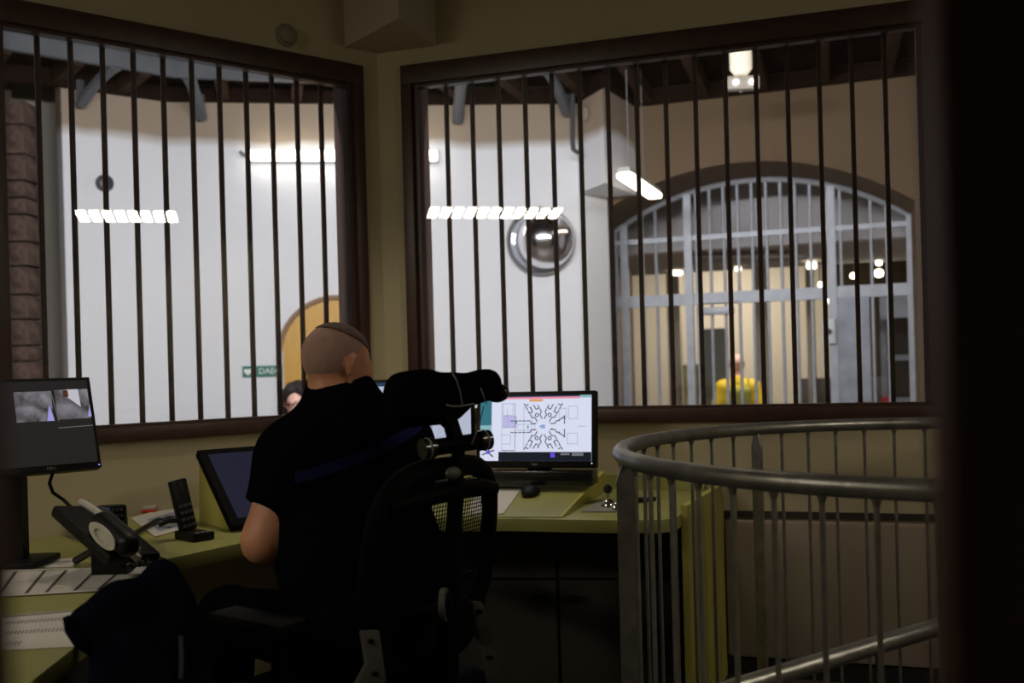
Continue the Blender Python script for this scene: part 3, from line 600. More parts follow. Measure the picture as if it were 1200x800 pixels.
def area(name, label, loc, aim, sx, sy, w, col):  # unseen fill light with a housing, added to brighten the corridor
    r = thing(name, label, 'lamp', loc, 'added fill lights in the corridor'); aim = unit(V(*aim)); loc = V(*loc); d = unit(np.cross(aim, V(0, 1, 0.01))); ax = np.array([d, np.cross(aim, d), aim])
    part('lamp_body', MB().box(loc - aim * .05, (sx, sy, .05), ax), silver_m, r)
    ld = bpy.data.lights.new('panel', 'AREA'); ld.shape = 'RECTANGLE'; ld.size = sx; ld.size_y = sy; ld.energy = w; ld.color = col
    lo = bpy.data.objects.new('panel', ld); lo.rotation_euler = Vector(tuple(aim)).to_track_quat('-Z', 'Y').to_euler(); link(lo, r, loc)
area('corridor_fill_light', 'added fill light on the ceiling of the far cream room', gp(-1.2, 3.2, 6.6), (0, 0.25, -1), 1.2, 0.4, CORR_W * 2.0, (1.0, 0.90, 0.74))
area('corridor_fill_light', 'added fill light on the corridor ceiling behind the gate', gp(-0.2, 2.34, 1.5), (0, 0.1, -1), 1.2, 0.3, CORR_W * 0.8, (1.0, 0.92, 0.8))

# ================================================================== people outside
def rotax(h):   # facing heading (rad, 0 = +Y, positive to the right): forward, right, up
    return V(math.sin(h), math.cos(h), 0), V(math.cos(h), -math.sin(h), 0), UP
def head_sdf(P, c, fw, rt, upv, s=1.0, nose=True, ears=True):
    L = lambda f, r, u: c + (fw * f + rt * r + upv * u) * s
    ax = np.array([fw, rt, upv])
    d = elli(P, L(-0.008, 0, 0.030), V(.098, .077, .088) * s, ax)
    d = smin(d, elli(P, L(0.030, 0, -0.045), V(.066, .058, .075) * s, ax), .03 * s)
    d = smin(d, caps(P, L(0.055, -.018, -.085), L(0.055, .018, -.085), .025 * s, .025 * s), .025 * s)
    d = smin(d, caps(P, L(0.082, -.035, .012), L(0.082, .035, .012), .012 * s, .012 * s), .02 * s)
    if nose:
        d = smin(d, caps(P, L(0.090, 0, .005), L(0.112, 0, -.032), .008 * s, .013 * s), .010 * s)
        for q in (-1, 1):
            d = smin(d, elli(P, L(0.07, q * .042, -.022), V(.02, .022, .018) * s, ax), .02 * s)
            d = np.maximum(d, -elli(P, L(0.098, q * .032, -.004), V(.016, .016, .010) * s, ax) * 1.0) if False else d
        d = smin(d, caps(P, L(0.091, -.02, -.062), L(0.091, .02, -.062), .007 * s, .007 * s), .008 * s)
    if ears:
        for q in (-1, 1):
            pts = [L(-.002, q * .074, -.045), L(-.018, q * .083, -.02), L(-.026, q * .088, .004), L(-.016, q * .088, .024), L(.000, q * .080, .022)]
            for a, b in zip(pts[:-1], pts[1:]): d = smin(d, caps(P, a, b, .0075 * s, .0075 * s), .006 * s)
            d = smin(d, elli(P, L(-.010, q * .076, -.006), V(.016, .006, .026) * s, ax), .006 * s)
    return d
def hand_sdf(P, d, w, dirv, side, nrm, curl=0.5):
    # palm from wrist w along dirv; side = towards thumb; nrm = back of the hand
    dirv, side, nrm = unit(dirv), unit(side), unit(nrm); pc = w + dirv * .055; ax = np.array([dirv, side, nrm])
    d = smin(d, rbox(P, pc, (.052, .042, .016), .014, ax), .015)
    for i, (o, l) in enumerate(((.030, .078), (.010, .088), (-.011, .080), (-.031, .062))):
        a = w + dirv * .10 + side * o; b = a + (dirv * .9 - nrm * curl * .5) * l * .5; c = b + (dirv * .75 - nrm * curl * 1.2) * l * .5
        d = smin(d, np.minimum(caps(P, a, b, .0095, .009), caps(P, b, c, .009, .0075)), .006)
    a = w + dirv * .03 + side * .032; b = a + (dirv * .6 + side * .7 - nrm * .2) * .04; c = b + (dirv * .9 + side * .2 - nrm * .4) * .035
    return smin(d, np.minimum(caps(P, a, b, .013, .011), caps(P, b, c, .011, .009)), .01)
def standing(name, label, base, h, hd, H, top_m, low_m, skin, hairf=None, res=0.022, arms=None):
    fw, rt, u_ = rotax(hd); k = H / 1.75; B = V(*base); L = lambda f, r, z: B + (fw * f + rt * r) * k + UP * z * k
    root = thing(name, label, 'person', B)
    hc = L(0.02, 0, 1.63); nb = L(-0.02, 0, 1.44)
    def limbs(P, e=0.0, part_='all'):
        d = None
        def add(x, kk=.04):
            nonlocal d; d = x if d is None else smin(d, x, kk * k)
        if part_ in ('all', 'top'):
            add(elli(P, L(0, 0, 1.22), V(.115, .185, .27) * k + e, np.array([fw, rt, UP]))); add(caps(P, L(0, -.16, 1.38), L(0, .16, 1.38), .06 * k + e, .06 * k + e), .06); add(elli(P, L(0, 0, .98), V(.115, .165, .16) * k + e, np.array([fw, rt, UP])), .05)
            for q in (-1, 1):
                el = L(-.03, q * .27, 1.10); wr = L(.14, q * .22, .95)
                add(caps(P, L(0, q * .19, 1.38), el, .055 * k + e, .045 * k + e)); add(caps(P, el, wr, .043 * k + e, .033 * k + e), .02)
        if part_ in ('all', 'low'):
            for q in (-1, 1):
                kn = L(.02, q * .10, .50); an = L(-.01, q * .10, .08)
                add(caps(P, L(0, q * .085, .92), kn, .085 * k + e, .058 * k + e)); add(caps(P, kn, an, .056 * k + e, .042 * k + e), .02)
        return d
    def body(P):
        d = limbs(P, -0.008); d = smin(d, caps(P, nb, hc - UP * .05 * k, .055 * k, .05 * k), .03)
        d = smin(d, head_sdf(P, hc, fw, rt, UP, 1.03 * k), .015)
        for q in (-1, 1):
            d = hand_sdf(P, d, L(.14, q * .22, .95), fw * .8 - UP * .3, -rt * q, UP)
            d = smin(d, caps(P, L(-.03, q * .10, .045), L(.17, q * .12, .035), .042 * k, .035 * k), .03)
        return d
    lo = B - V(.5, .5, .01); hi = B + V(.5, .5, H + .08)
    part('body', surf(body, lo, hi, res * .8), skin, root)
    part('top', surf(lambda P: np.maximum(limbs(P, .012, 'top'), (P[..., 2] - (B[2] + 1.47 * k))), lo, hi, res), top_m, root)
    part('trousers', surf(lambda P: limbs(P, .014, 'low'), lo, hi, res), low_m, root)
    return root, hc, fw, rt, k, L
# figure in yellow beyond the gate
bY = at(865, 470, 11.6); root, hc, fw, rt, k, L = standing('person', 'person in a yellow jacket with an olive backpack walking beyond the gate', (bY[0], bY[1], GZ), 0, math.radians(8), 1.77, hi_m, trous_m, skin2_m)
part('backpack', surf(lambda P: rbox(P, L(-.19, 0, 1.17), (.09, .135, .21), .06, np.array([fw, rt, UP])), L(-.19, 0, 1.17) - .4, L(-.19, 0, 1.17) + .4, .02), pack_m, root)
for q in (-1, 1): part('strap', MB().tube([L(-.12, q * .09, 1.34), L(-.05, q * .11, 1.46), L(.06, q * .11, 1.42), L(.14, q * .11, 1.25)], .022, 8, sq=.4), pack_m, root)
part('collar', surf(lambda P: np.maximum(caps(P, L(-.02, 0, 1.42), L(0, 0, 1.53), .085, .07), P[..., 2] - (GZ + 1.52)), L(0, 0, 1.45) - .2, L(0, 0, 1.45) + .2, .015), hi_m, root)
# woman with glasses near the orange door
bW = at(349, 470, 6.9); root, hc, fw, rt, k, L = standing('person', 'person with dark curly hair and glasses standing outside by the orange door', (bW[0], bW[1], GZ), 0, math.radians(184), 1.59, mat('dark_blouse', (0.03, 0.028, 0.03), 0.9), trous_m, skin2_m, res=.02)
def hairW(P):
    d = np.maximum(elli(P, hc + UP * .035 - fw * .02, (.13, .118, .125), np.array([fw, rt, UP])), (P - (hc + fw * .045)) @ fw.astype(np.float32) - (P[..., 2] - hc[2]) * .25)
    for q in (-1, 1):
        d = smin(d, caps(P, hc + rt * q * .085 - fw * .01 + UP * .04, hc + rt * q * .095 - fw * .02 - UP * .15, .042, .05), .03)
    d = smin(d, caps(P, hc - fw * .07, hc - fw * .07 - UP * .16, .08, .07), .04)
    return d + noise3(P, 70) * .010
part('hair', surf(hairW, hc - .3, hc + .3, .012), dhair_m, root)
gl = MB()
for q in (-1, 1): gl.tube([hc + fw * .108 + rt * (q * .034 + .027 * math.cos(t)) + UP * (.0 + .02 * math.sin(t)) for t in np.linspace(0, 2 * math.pi, 16, endpoint=False)], .0035, 6, True); gl.tube([hc + fw * .106 + rt * q * .06, hc + rt * q * .082 + UP * .005], .003, 6)
gl.tube([hc + fw * .11 - rt * .008, hc + fw * .11 + rt * .008], .003, 6); part('glasses', gl, mat('red_brown_frames', (0.12, 0.02, 0.015), 0.4), root)
for q in (-1, 1): part('eye', MB().lathe([(0, -.011), (.011, 0), (0, .011)], hc + fw * .090 + rt * q * .033 + UP * -.002, fw, 12), mat('eye_dark', (0.03, 0.02, 0.015), 0.2), root)
part('mouth', MB().tube([hc + fw * .098 - rt * .022 - UP * .062, hc + fw * .102 - UP * .063, hc + fw * .098 + rt * .022 - UP * .062], [.003, .006, .003], 6), mat('lips', (0.42, 0.12, 0.10), 0.5), root)

# ================================================================== DESK
DZ = 0.73
dk = thing('control_desk', 'olive green laminate control desk running under the barred windows', 'desk', (-0.4, 3.7, 0))
wl = lambda t, o=-0.006: wp(dL, nL, t, 0, o)[:2]; wr = lambda t, o=-0.006: wp(dR, nR, t, 0, o)[:2]
cin = (C0 - (nL + nR) * 0.012 / (1 + nL @ nR))[:2]
top = [V(-0.995, 2.83), V(-0.72, 3.27), V(-0.40, 3.47), V(-0.014, 3.41), V(0.27, 3.325), V(0.47, 3.29), V(0.535, 3.32), V(0.56, 3.40), V(0.80, 3.985), V(0.795, 4.008), cin, wl(1.36)]
part('desk_top', MB().prism(top, DZ - 0.045, DZ), green_m, dk, bevel=0.004)
low = [V(-0.86, 1.2), V(-0.995, 2.81), wl(1.38), wl(2.6), V(-1.9, 1.2)]
lowdk = thing('side_desk', 'lower olive green side desk covered with paper sheets', 'desk', (-1.4, 2.3, 0))
part('desk_top', MB().prism(low, DZ - 0.085, DZ - 0.045), green_m, lowdk, bevel=0.004); LZ = DZ - 0.045
part('side_panel', MB().prism([V(-0.93, 1.25), V(-0.90, 1.25), V(-1.01, 2.72), V(-1.04, 2.72)], 0, DZ - 0.086), brown_m, lowdk)
part('side_panel', MB().prism([V(-1.8, 1.22), V(-0.9, 1.22), V(-0.9, 1.25), V(-1.8, 1.25)], 0, DZ - 0.086), brown_m, lowdk)
# raised wedge under the monitors
wA, wB, wC, wD = V(-0.38, 3.50), V(0.145, 3.385), V(0.355, 4.06), V(-0.30, 4.30)
rise = 0.082
part('sloped_top', MB().hexa([V(*p, DZ + .001) for p in (wA, wB, wC, wD)], [V(*wA, DZ + .004), V(*wB, DZ + .004), V(*wC, DZ + rise), V(*wD, DZ + rise)]), green_m, dk)
sn = unit(np.cross(V(*(wB - wA), 0), V(*(wD - wA), rise)))
def onslope(px, py, lift=0.0):
    P0 = V(*wA, DZ + .004); n_ = unit(np.cross(V(*wB, DZ + .004) - P0, V(*wC, DZ + rise) - P0)); n_ = n_ * np.sign(n_[2]); r_ = ray(px, py); k_ = (n_ @ (P0 - V(0, 0, CZ))) / (n_ @ r_); return r_ * k_ + V(0, 0, CZ) + n_ * lift
part('slope_cheek', MB().hexa([V(*wB, DZ + .001), V(*(wB + V(.012, -.003)), DZ + .001), V(*(wC + V(.012, -.003)), DZ + .001), V(*wC, DZ + .001)], [V(*wB, DZ + .006), V(*(wB + V(.012, -.003)), DZ + .006), V(*(wC + V(.012, -.003)), DZ + rise + .002), V(*wC, DZ + rise + .002)]), green2_m, dk)
# back upstand and end boards
slab_m = MB(); slab(slab_m, dR, nR, 1.00, 1.40, DZ + .001, DZ + .062, -0.03, -0.007); part('upstand', slab_m, green_m, dk)
eA = V(0.565, 3.41); eB = V(0.81, 3.985); ed = unit(V(*(eB - eA), 0)); en = V(ed[1], -ed[0], 0); L = np.linalg.norm(eB - eA); nb = 5
for i in range(nb):
    a = V(*eA, 0) + ed * (L * i / nb); b = a + ed * (L / nb - 0.007)
    part('end_board', MB().hexa([a, b, b + en * .022, a + en * .022], [a + UP * (DZ + .028), b + UP * (DZ + .028), b + en * .022 + UP * (DZ + .028), a + en * .022 + UP * (DZ + .028)]), green2_m, dk)
# cabinet below the desk
cb = thing('under_desk_cabinet', 'dark brown cabinet with panelled doors below the desk', 'cabinet', (0.15, 3.7, 0))
cA = V(-0.30, 3.78, 0); cB = V(0.60, 3.66, 0); cd = unit(cB - cA); cn = V(cd[1], -cd[0], 0); CL = np.linalg.norm(cB - cA)
part('body', MB().hexa([cA, cB, cB - cn * .3, cA - cn * .3], [q + UP * 0.68 for q in (cA, cB, cB - cn * .3, cA - cn * .3)]), brown_m, cb)
for i in range(2):
    for z0, z1 in ((0.02, 0.45), (0.46, 0.66)):
        a = cA + cd * (CL * i / 2 + .006); b = cA + cd * (CL * (i + 1) / 2 - .006)
        dl = part('door_panel', MB().hexa([a + UP * z0, b + UP * z0, b + UP * z1, a + UP * z1], [q + cn * .018 for q in (a + UP * z0, b + UP * z0, b + UP * z1, a + UP * z1)]), brown_m, cb)
        hc_ = (a + b) / 2 + cd * (.16 if i == 0 else -.16) + UP * (z1 - .06) + cn * .035; part('handle', MB().box(hc_, (.07, .014, .014), np.array([cd, cn, UP])), black_m, dl)
solo('hanging_cable', MB().tube([at(600, 612, 3.55), at(597, 640, 3.6), at(580, 655, 3.6), at(562, 664, 3.5)], 0.006), black_m, 'black cable looping below the desk edge by the office chair', 'cable')

# ------------------------------------------------------------------ monitors
def monitor(name, label, c, nrm, w, h, bez, lean, screen_m, foot=None, bezb=None):
    nrm = unit(V(nrm[0], nrm[1], 0)); rt = np.cross(UP, nrm); cl, sl = math.cos(lean), math.sin(lean)
    u_ = UP * cl - nrm * sl; f_ = nrm * cl + UP * sl; ax = np.array([rt, f_, u_]); bezb = bezb or bez; c = np.array(c, float)
    r = thing(name, label, 'monitor', c - UP * (h / 2 + .03) if foot is None else V(c[0], c[1], foot))
    part('casing', MB().box(c - f_ * 0.022, (w, 0.044, h), ax), black_m, r, bevel=0.006)
    sw, sh = w - 2 * bez, h - bez - bezb; sc = c + u_ * (bezb - bez) / 2
    s_ = part('screen', MB().box(sc + f_ * 0.0012, (sw, 0.002, sh), ax), screen_m, r)
    uv = lambda U, Vv, o=0.0035: sc + rt * (U - .5) * sw + u_ * (.5 - Vv) * sh + f_ * o
    return r, s_, uv, ax, c, sw, sh
def strokes(name, segs, wdt, uv, m_, parent, sw, sh, lift=0.003):
    mb = MB()
    for (a, b, c_, d_) in segs:
        p, q = V(a * sw, b * sh), V(c_ * sw, d_ * sh); t = q - p; l = np.linalg.norm(t)
        if l < 1e-6: continue
        nrm = V(-t[1], t[0]) / l * wdt / 2; pts = [p + nrm, q + nrm, q - nrm, p - nrm]
        mb.add([uv(x[0] / sw, x[1] / sh, lift) for x in pts], [(0, 1, 2, 3)])
    return part(name, mb, m_, parent)
def fillq(name, rects, uv, m_, parent, lift=0.0026):
    mb = MB()
    for (a, b, c_, d_) in rects: mb.add([uv(a, b, lift), uv(c_, b, lift), uv(c_, d_, lift), uv(a, d_, lift)], [(0, 1, 2, 3)])
    return part(name, mb, m_, parent)
scr_white = emis('screen_white', (0.78, 0.82, 1.0), 0.86); scr_dark = emis('screen_dark', (0.02, 0.03, 0.05), 0.35); line_m = mat('screen_line', (0.01, 0.01, 0.015), 0.4, emit=(0.02, 0.02, 0.04), estr=0.5)
faint_m = emis('screen_faint_line', (0.40, 0.42, 0.62), 0.8); pink_m = emis('screen_pink', (0.95, 0.32, 0.45), 0.8); navy_s = emis('screen_navy', (0.03, 0.06, 0.14), 0.7); teal_s = emis('screen_teal', (0.04, 0.20, 0.26), 0.8); teal2_s = emis('screen_light_teal', (0.30, 0.55, 0.60), 0.8); or_s = emis('screen_orange', (0.9, 0.40, 0.12), 0.8); pur_s = emis('screen_purple', (0.16, 0.08, 0.85), 0.8); grn_s = emis('screen_green', (0.05, 0.45, 0.28), 0.7)
cM = at(627, 503, 3.80)
r, s_, uv, ax, cM, sw, sh = monitor('plan_monitor', 'black monitor showing a star shaped floor plan', cM, (-0.30, -0.95), 0.475, 0.292, 0.017, math.radians(7), scr_white, foot=DZ + .07, bezb=0.026)
fillq('plan_footer', [(0.17, .862, 1.0, 1.0)], uv, scr_dark, s_); fillq('plan_banner', [(0.10, 0.02, .9, .05)], uv, pink_m, s_); fillq('plan_banner_dark', [(0, 0, 1.0, .02)], uv, navy_s, s_); fillq('plan_banner_teal', [(.9, .0, 1.0, .04)], uv, teal2_s, s_, .003)
fillq('side_strip', [(0, .05, .105, .45)], uv, teal_s, s_); fillq('side_strip_light', [(0, .45, .105, .74)], uv, teal2_s, s_); fillq('plan_tag', [(.45, .055, .57, .09)], uv, or_s, s_)
fillq('footer_key', [(.64, .875, .68, .945)], uv, pur_s, s_, .003); fillq('footer_button', [(.83, .875, .93, .92), (.73, .88, .81, .91)], uv, mat('btn', (0.1, .1, .1), .5, emit=(.25, .28, .3), estr=.5), s_, .003)
fillq('plan_shade', [(.21, .31, .33, .48)], uv, emis('screen_lilac', (0.62, 0.58, 0.95), 0.8), s_)
segs = []; fs_ = []; cx, cy = .575, .475; asp = sw / sh
def pol(a, rr): return cx + rr * math.cos(a), cy + rr * math.sin(a) * asp
def clip(s):
    return [q for q in s if all(0.11 < q[i] < .97 for i in (0, 2)) and all(.09 < q[i] < .85 for i in (1, 3))]
for a_deg in (60, 120, 0, 180, 240, 300):
    a = math.radians(a_deg); ln = .50 if a_deg not in (0, 180) else (.15 if a_deg == 0 else .27)
    ex, ey = math.cos(a), math.sin(a); nx, ny = -ey, ex
    P = lambda rr, o: (cx + (ex * rr + nx * o), cy + (ey * rr + ny * o) * asp)
    for q in (-1, 1):
        segs.append((*P(.062, q * .026), *P(.105, q * .026)))
        rr = .12
        while rr < ln: segs.append((*P(rr, q * .050), *P(rr + .030, q * .050))); rr += .037
        if a_deg not in (0, 180):
            rr = .16
            while rr < ln: segs.append((*P(rr, q * .05), *P(rr, q * .018))); segs.append((*P(rr, q * .018), *P(rr + .05, q * .018))); rr += .075
        segs.append((*P(.105, q * .026), *P(.12, q * .05)))
    if a_deg not in (0, 180):
        b2 = a + math.radians(30 if a_deg in (60, 240) else -30)
    for t in range(8):
        if a_deg in (0, 180): break
        b0 = 2 * math.pi * t / 8; b1 = 2 * math.pi * (t + 1) / 8; segs.append((cx + ex * .115 + .015 * math.cos(b0), cy + (ey * .115 + .015 * math.sin(b0)) * asp, cx + ex * .115 + .015 * math.cos(b1), cy + (ey * .115 + .015 * math.sin(b1)) * asp))
for a_deg in (30, -30): a = math.radians(a_deg); segs += [(cx + .14, cy + math.sin(a) * .11 * asp * q, cx + .19, cy + math.sin(a) * .17 * asp * q) for q in (1,)]
segs += [(cx + .19, cy - .17, cx + .19, cy - .04), (cx + .19, cy + .04, cx + .19, cy + .17)]
strokes('plan_walls', clip(segs), .0036, uv, line_m, s_, sw, sh)
for (a, b, c_, d_) in ((.20, .12, .32, .84), (.21, .12, .30, .30), (.25, .2, .25, .47), (.20, .49, .32, .49), (.21, .31, .33, .48), (.34, .44, .50, .53), (.80, .17, .88, .36), (.79, .58, .88, .74), (.40, .18, .47, .80), (.20, .6, .28, .74), (.72, .2, .78, .36)):
    fs_ += [(a, b, c_, b), (c_, b, c_, d_), (c_, d_, a, d_), (a, d_, a, b)]
fs_ += [(.88, .475, .95, .475)]
strokes('plan_rooms', fs_, .0018, uv, faint_m, s_, sw, sh)
segs2 = [(.32, .12 + .05 * i, .32, .145 + .05 * i) for i in range(14)] + [(.20, .84, .32, .84)]
strokes('plan_rooms_dark', segs2, .0026, uv, line_m, s_, sw, sh)
fillq('plan_doors', [(.325, .395, .34, .43), (.43, .46, .445, .50), (.545, .46, .556, .49), (.645, .42, .66, .44), (.645, .5, .66, .52)], uv, grn_s, s_, .0034)
fillq('plan_hub', [(.558, .445, .592, .505)], uv, emis('screen_hub', (.35, .45, .85), .8), s_, .0034)
inset = []
for a_deg in (20, 80, 140, 200, 320): a = math.radians(a_deg); inset.append((.075, .87, .075 + .06 * math.cos(a), .87 - .06 * asp * math.sin(a)))
strokes('inset_plan', inset, .005, uv, line_m, s_, sw, sh)
fillq('inset_hub', [(.06, .845, .09, .895)], uv, pur_s, s_, .0036)
text_part('maker_mark', 'DELL', 0.011, cM - ax[2] * 0.133 + ax[1] * .0008, ax[0], ax[2], grey_m, r)
part('power_light', MB().lathe([(0, -.0015), (.0025, 0), (0, .0015)], cM - ax[2] * 0.128 + ax[0] * .222 + ax[1] * .002, n=8), emis('power_led', (0.8, 0.85, 1), 3), r)
fo = V(cM[0], cM[1], 0) + V(.03, .0, 0); part('stand_foot', MB().box(V(fo[0], fo[1], DZ + .095) , (0.40, 0.10, 0.055), np.array([ax[0], unit(V(ax[1][0], ax[1][1], 0)), UP])), blackg_m, r, bevel=0.008)
part('stand_neck', MB().box(cM - ax[1] * .06 - UP * .08, (0.09, 0.03, 0.16), ax), black_m, r)
for q in (-.07, .03): p = onslope(617 + q * 300, 557, .003); part('foot_pad', MB().box(p, (.06, .03, .005), ax), signw_m, r)

cS = at(492, 484, 3.92)
r, s_, uv, ax, cS, sw, sh = monitor('corner_monitor', 'black monitor with a pale bright screen half hidden by the chair headrest', cS, (-0.05, -1), 0.43, 0.275, 0.014, math.radians(6), emis('screen_pale', (0.70, 0.76, 0.95), 0.62), foot=DZ + .03, bezb=0.02)
fillq('window_bar', [(0, 0, 1, .06)], uv, navy_s, s_); fillq('window_block', [(.02, .1, .10, .8)], uv, emis('screen_blue', (.12, .25, .75), .8), s_); fillq('window_panel', [(.45, .12, .62, .95)], uv, emis('screen_grey', (.35, .4, .5), .6), s_)
strokes('window_lines', [(.66, .95, .80, .55), (.66, .95, .9, .7), (.66, .95, .72, .55)], .002, uv, faint_m, s_, sw, sh)
part('stand_neck', MB().box(cS - ax[1] * .05 - UP * .12, (0.07, 0.025, 0.2), ax), black_m, r); part('stand_foot', MB().box(V(cS[0], cS[1], DZ + .074), (0.24, 0.14, 0.016)), black_m, r, bevel=0.005)

# CCTV monitor at the left
cT = at(19, 499, 2.98)
camv_m = emis('screen_cctv_off', (0.030, 0.028, 0.027), 0.5)
r, s_, uv, ax, cT, sw, sh = monitor('camera_monitor', 'black monitor with two small camera views beside the barred window', cT, (0.68, -0.73), 0.47, 0.297, 0.012, math.radians(17), camv_m, foot=LZ + .001, bezb=0.02)
def camview(name, u0, v0, u1, v1, sc):
    m = bpy.data.materials.new(name); m.use_nodes = True; nt = m.node_tree; b = nt.nodes['Principled BSDF']; b.inputs['Base Color'].default_value = (.02, .02, .02, 1)
    tc = nt.nodes.new('ShaderNodeTexCoord'); nz = nt.nodes.new('ShaderNodeTexNoise'); nz.inputs['Scale'].default_value = sc; nz.inputs['Detail'].default_value = 3; rp = nt.nodes.new('ShaderNodeValToRGB')
    rp.color_ramp.elements[0].position = .35; rp.color_ramp.elements[0].color = (.03, .027, .028, 1); rp.color_ramp.elements[1].position = .72; rp.color_ramp.elements[1].color = (.30, .29, .34, 1)
    nt.links.new(tc.outputs['Object'], nz.inputs['Vector']); nt.links.new(nz.outputs['Fac'], rp.inputs[0]); nt.links.new(rp.outputs[0], b.inputs['Emission Color']); b.inputs['Emission Strength'].default_value = .8
    return fillq('camera_view', [(u0, v0, u1, v1)], uv, m, s_)
camview('cctv_a', .505, .12, .745, .48, 22); camview('cctv_b', .77, .11, .995, .47, 16)
vi = emis('cctv_violet', (.40, .38, .85), .8); wh = emis('cctv_white', (.62, .60, .66), .8)
mb = MB(); mb.add([uv(.70, .48, .003), uv(.748, .48, .003), uv(.725, .28, .003)], [(0, 1, 2)]); part('bright_patch', mb, vi, s_)
mb = MB(); mb.add([uv(.85, .11, .003), uv(.93, .11, .003), uv(.935, .33, .003), uv(.85, .2, .003)], [(0, 1, 2, 3)]); part('bright_wall', mb, wh, s_)
fillq('dark_doorway', [(.825, .12, .86, .2)], uv, emis('cctv_brown', (.10, .03, .02), .8), s_, .0034); mb = MB(); mb.add([uv(.975, .45, .003), uv(1.0, .45, .003), uv(.995, .30, .003)], [(0, 1, 2)]); part('bright_patch', mb, vi, s_)
strokes('view_border', [(.745, .12, .775, .49), (.765, .57, 1.0, .56)], .0022, uv, emis('cctv_grey', (.25, .23, .22), .6), s_, sw, sh)
text_part('maker_mark', 'DELL', 0.013, cT - ax[2] * .139 + ax[0] * .085 + ax[1] * .001, ax[0], ax[2], grey_m, r)
part('power_light', MB().lathe([(0, -.002), (.003, 0), (0, .002)], cT - ax[2] * .139 + ax[0] * .225 + ax[1] * .002, n=8), emis('power_violet', (.3, .25, 1), 2), r)
part('stand_neck', MB().box(V(cT[0] - .04, cT[1] + .05, (LZ + cT[2]) / 2), (.07, .04, cT[2] - LZ - .02)), black_m, r); part('stand_foot', MB().box(V(cT[0] - .04, cT[1] + .05, LZ + .012), (.2, .18, .02)), black_m, r, bevel=.006)
solo('monitor_cable', MB().tube([at(62, 553, 3.02), at(58, 566, 3.05), at(62, 577, 3.08), at(75, 586, 3.05), at(86, 597, 2.95)], 0.0055), black_m, 'black cable hanging from the camera monitor to the desk', 'cable')

# touch screen on its wedge
tB = onz(270, 622, DZ + .006); tdir = -dL; tn = -nL
tilt_h, tilt_s = 0.235, 0.285; Lw = 0.52
uU = unit(nL * tilt_s + UP * tilt_h); hh = math.hypot(tilt_h, tilt_s); fN = np.cross(tdir, uU); fN = fN if fN[2] > 0 else -fN
r = thing('touch_screen', 'large tilted touch screen on a yellow green wedge beside the seated person', 'monitor', V(tB[0], tB[1], DZ))
axT = np.array([tdir, fN, uU]); cTS = tB + tdir * Lw / 2 + uU * hh / 2 + fN * 0.02
part('casing', MB().box(cTS - fN * .012, (Lw, .03, hh), axT), chblack_m, r, bevel=.006)
part('screen', MB().box(cTS + fN * .004, (Lw - .06, .003, hh - .06), axT), emis('screen_midnight', (.018, .020, .060), .4), r)
w0 = tB + tdir * 0.012; q_ = [w0, w0 + uU * (hh - .02), V(*(w0 + uU * (hh - .02))[:2], DZ + .002), w0 + V(0, 0, -.003)]
q_ = [V(w0[0], w0[1], DZ + .003), w0 + uU * (hh - .01) - fN * .008, V(*(w0 + uU * (hh - .01) + nL * .02)[:2], DZ + .002)]
part('wedge', MB().extr(q_, tdir * (Lw - .03)), green2_m, r)
solo('small_block', MB().box(onz(253, 608, DZ) + UP * .014, (.03, .03, .026), np.array([dL, nL, UP])), signw_m, 'small white plastic block beside the touch screen foot', 'block', bevel=.003)

# ------------------------------------------------------------------ desk items right
p = onslope(622, 580, .002); r = thing('computer_mouse', 'black computer mouse on the sloped desk top', 'mouse', p)
part('mouse_body', surf(lambda P: np.maximum(elli(P, p + UP * .004, (.034, .056, .034), np.array([dR, nR, UP])), p[2] - P[..., 2]), p - .08, p + .08, .006), black_m, r)
part('mouse_cable', MB().tube([p + nR * .05 + UP * .006, p + nR * .09 - dR * .05 + UP * .012, p + nR * .10 - dR * .14 + UP * .014, p + nR * .12 - dR * .22 + UP * .016], .003, 6), black_m, r)
pp = [onslope(*q, .002) for q in ((560, 574), (611, 573), (590, 602.5), (548, 602.5))]; solo('paper_sheet', MB().extr(pp, UP * .001), paper_m, 'plain white paper sheet beside the computer mouse', 'paper')
pl = [onz(*q, DZ + .001) for q in ((679, 600), (715, 600), (721, 590), (697, 590))]
r = thing('joystick', 'chrome ball joystick on a grey metal plate by the railing', 'joystick', pl[1])
part('plate', MB().extr([onz(681, 600, DZ + .001), onz(728, 600, DZ + .001), onz(735, 589, DZ + .001), onz(699, 589, DZ + .001)], UP * .004), grey_m, r)
jp = onz(713, 594, DZ + .005); part('ball_base', MB().lathe([(.026, 0), (.026, .008), (.02, .022), (.008, .03)], jp), chrome_m, r); part('shaft', MB().cyl(jp + UP * .02, jp + UP * .055, .006), chrome_m, r); part('ball_knob', MB().lathe([(.001, -.019), (.012, -.013), (.017, 0), (.012, .013), (.001, .018)], jp + UP * .065), blackg_m, r)
jb = onz(722, 597, DZ + .005); part('side_post', MB().lathe([(.016, 0), (.013, .02), (.008, .026), (.001, .028)], jb), chrome_m, r)
kp = onz(753, 588, DZ); r = thing('key_fob', 'small black gadget with a pale stripe on the desk behind the railing', 'gadget', kp); part('body', MB().box(kp + UP * .009, (.10, .035, .016), rig((1, .5, 0))), black_m, r, bevel=.004); part('stripe', MB().box(kp + UP * .0185 + V(.02, .01, 0), (.035, .02, .003), rig((1, .5, 0))), silver_m, r)

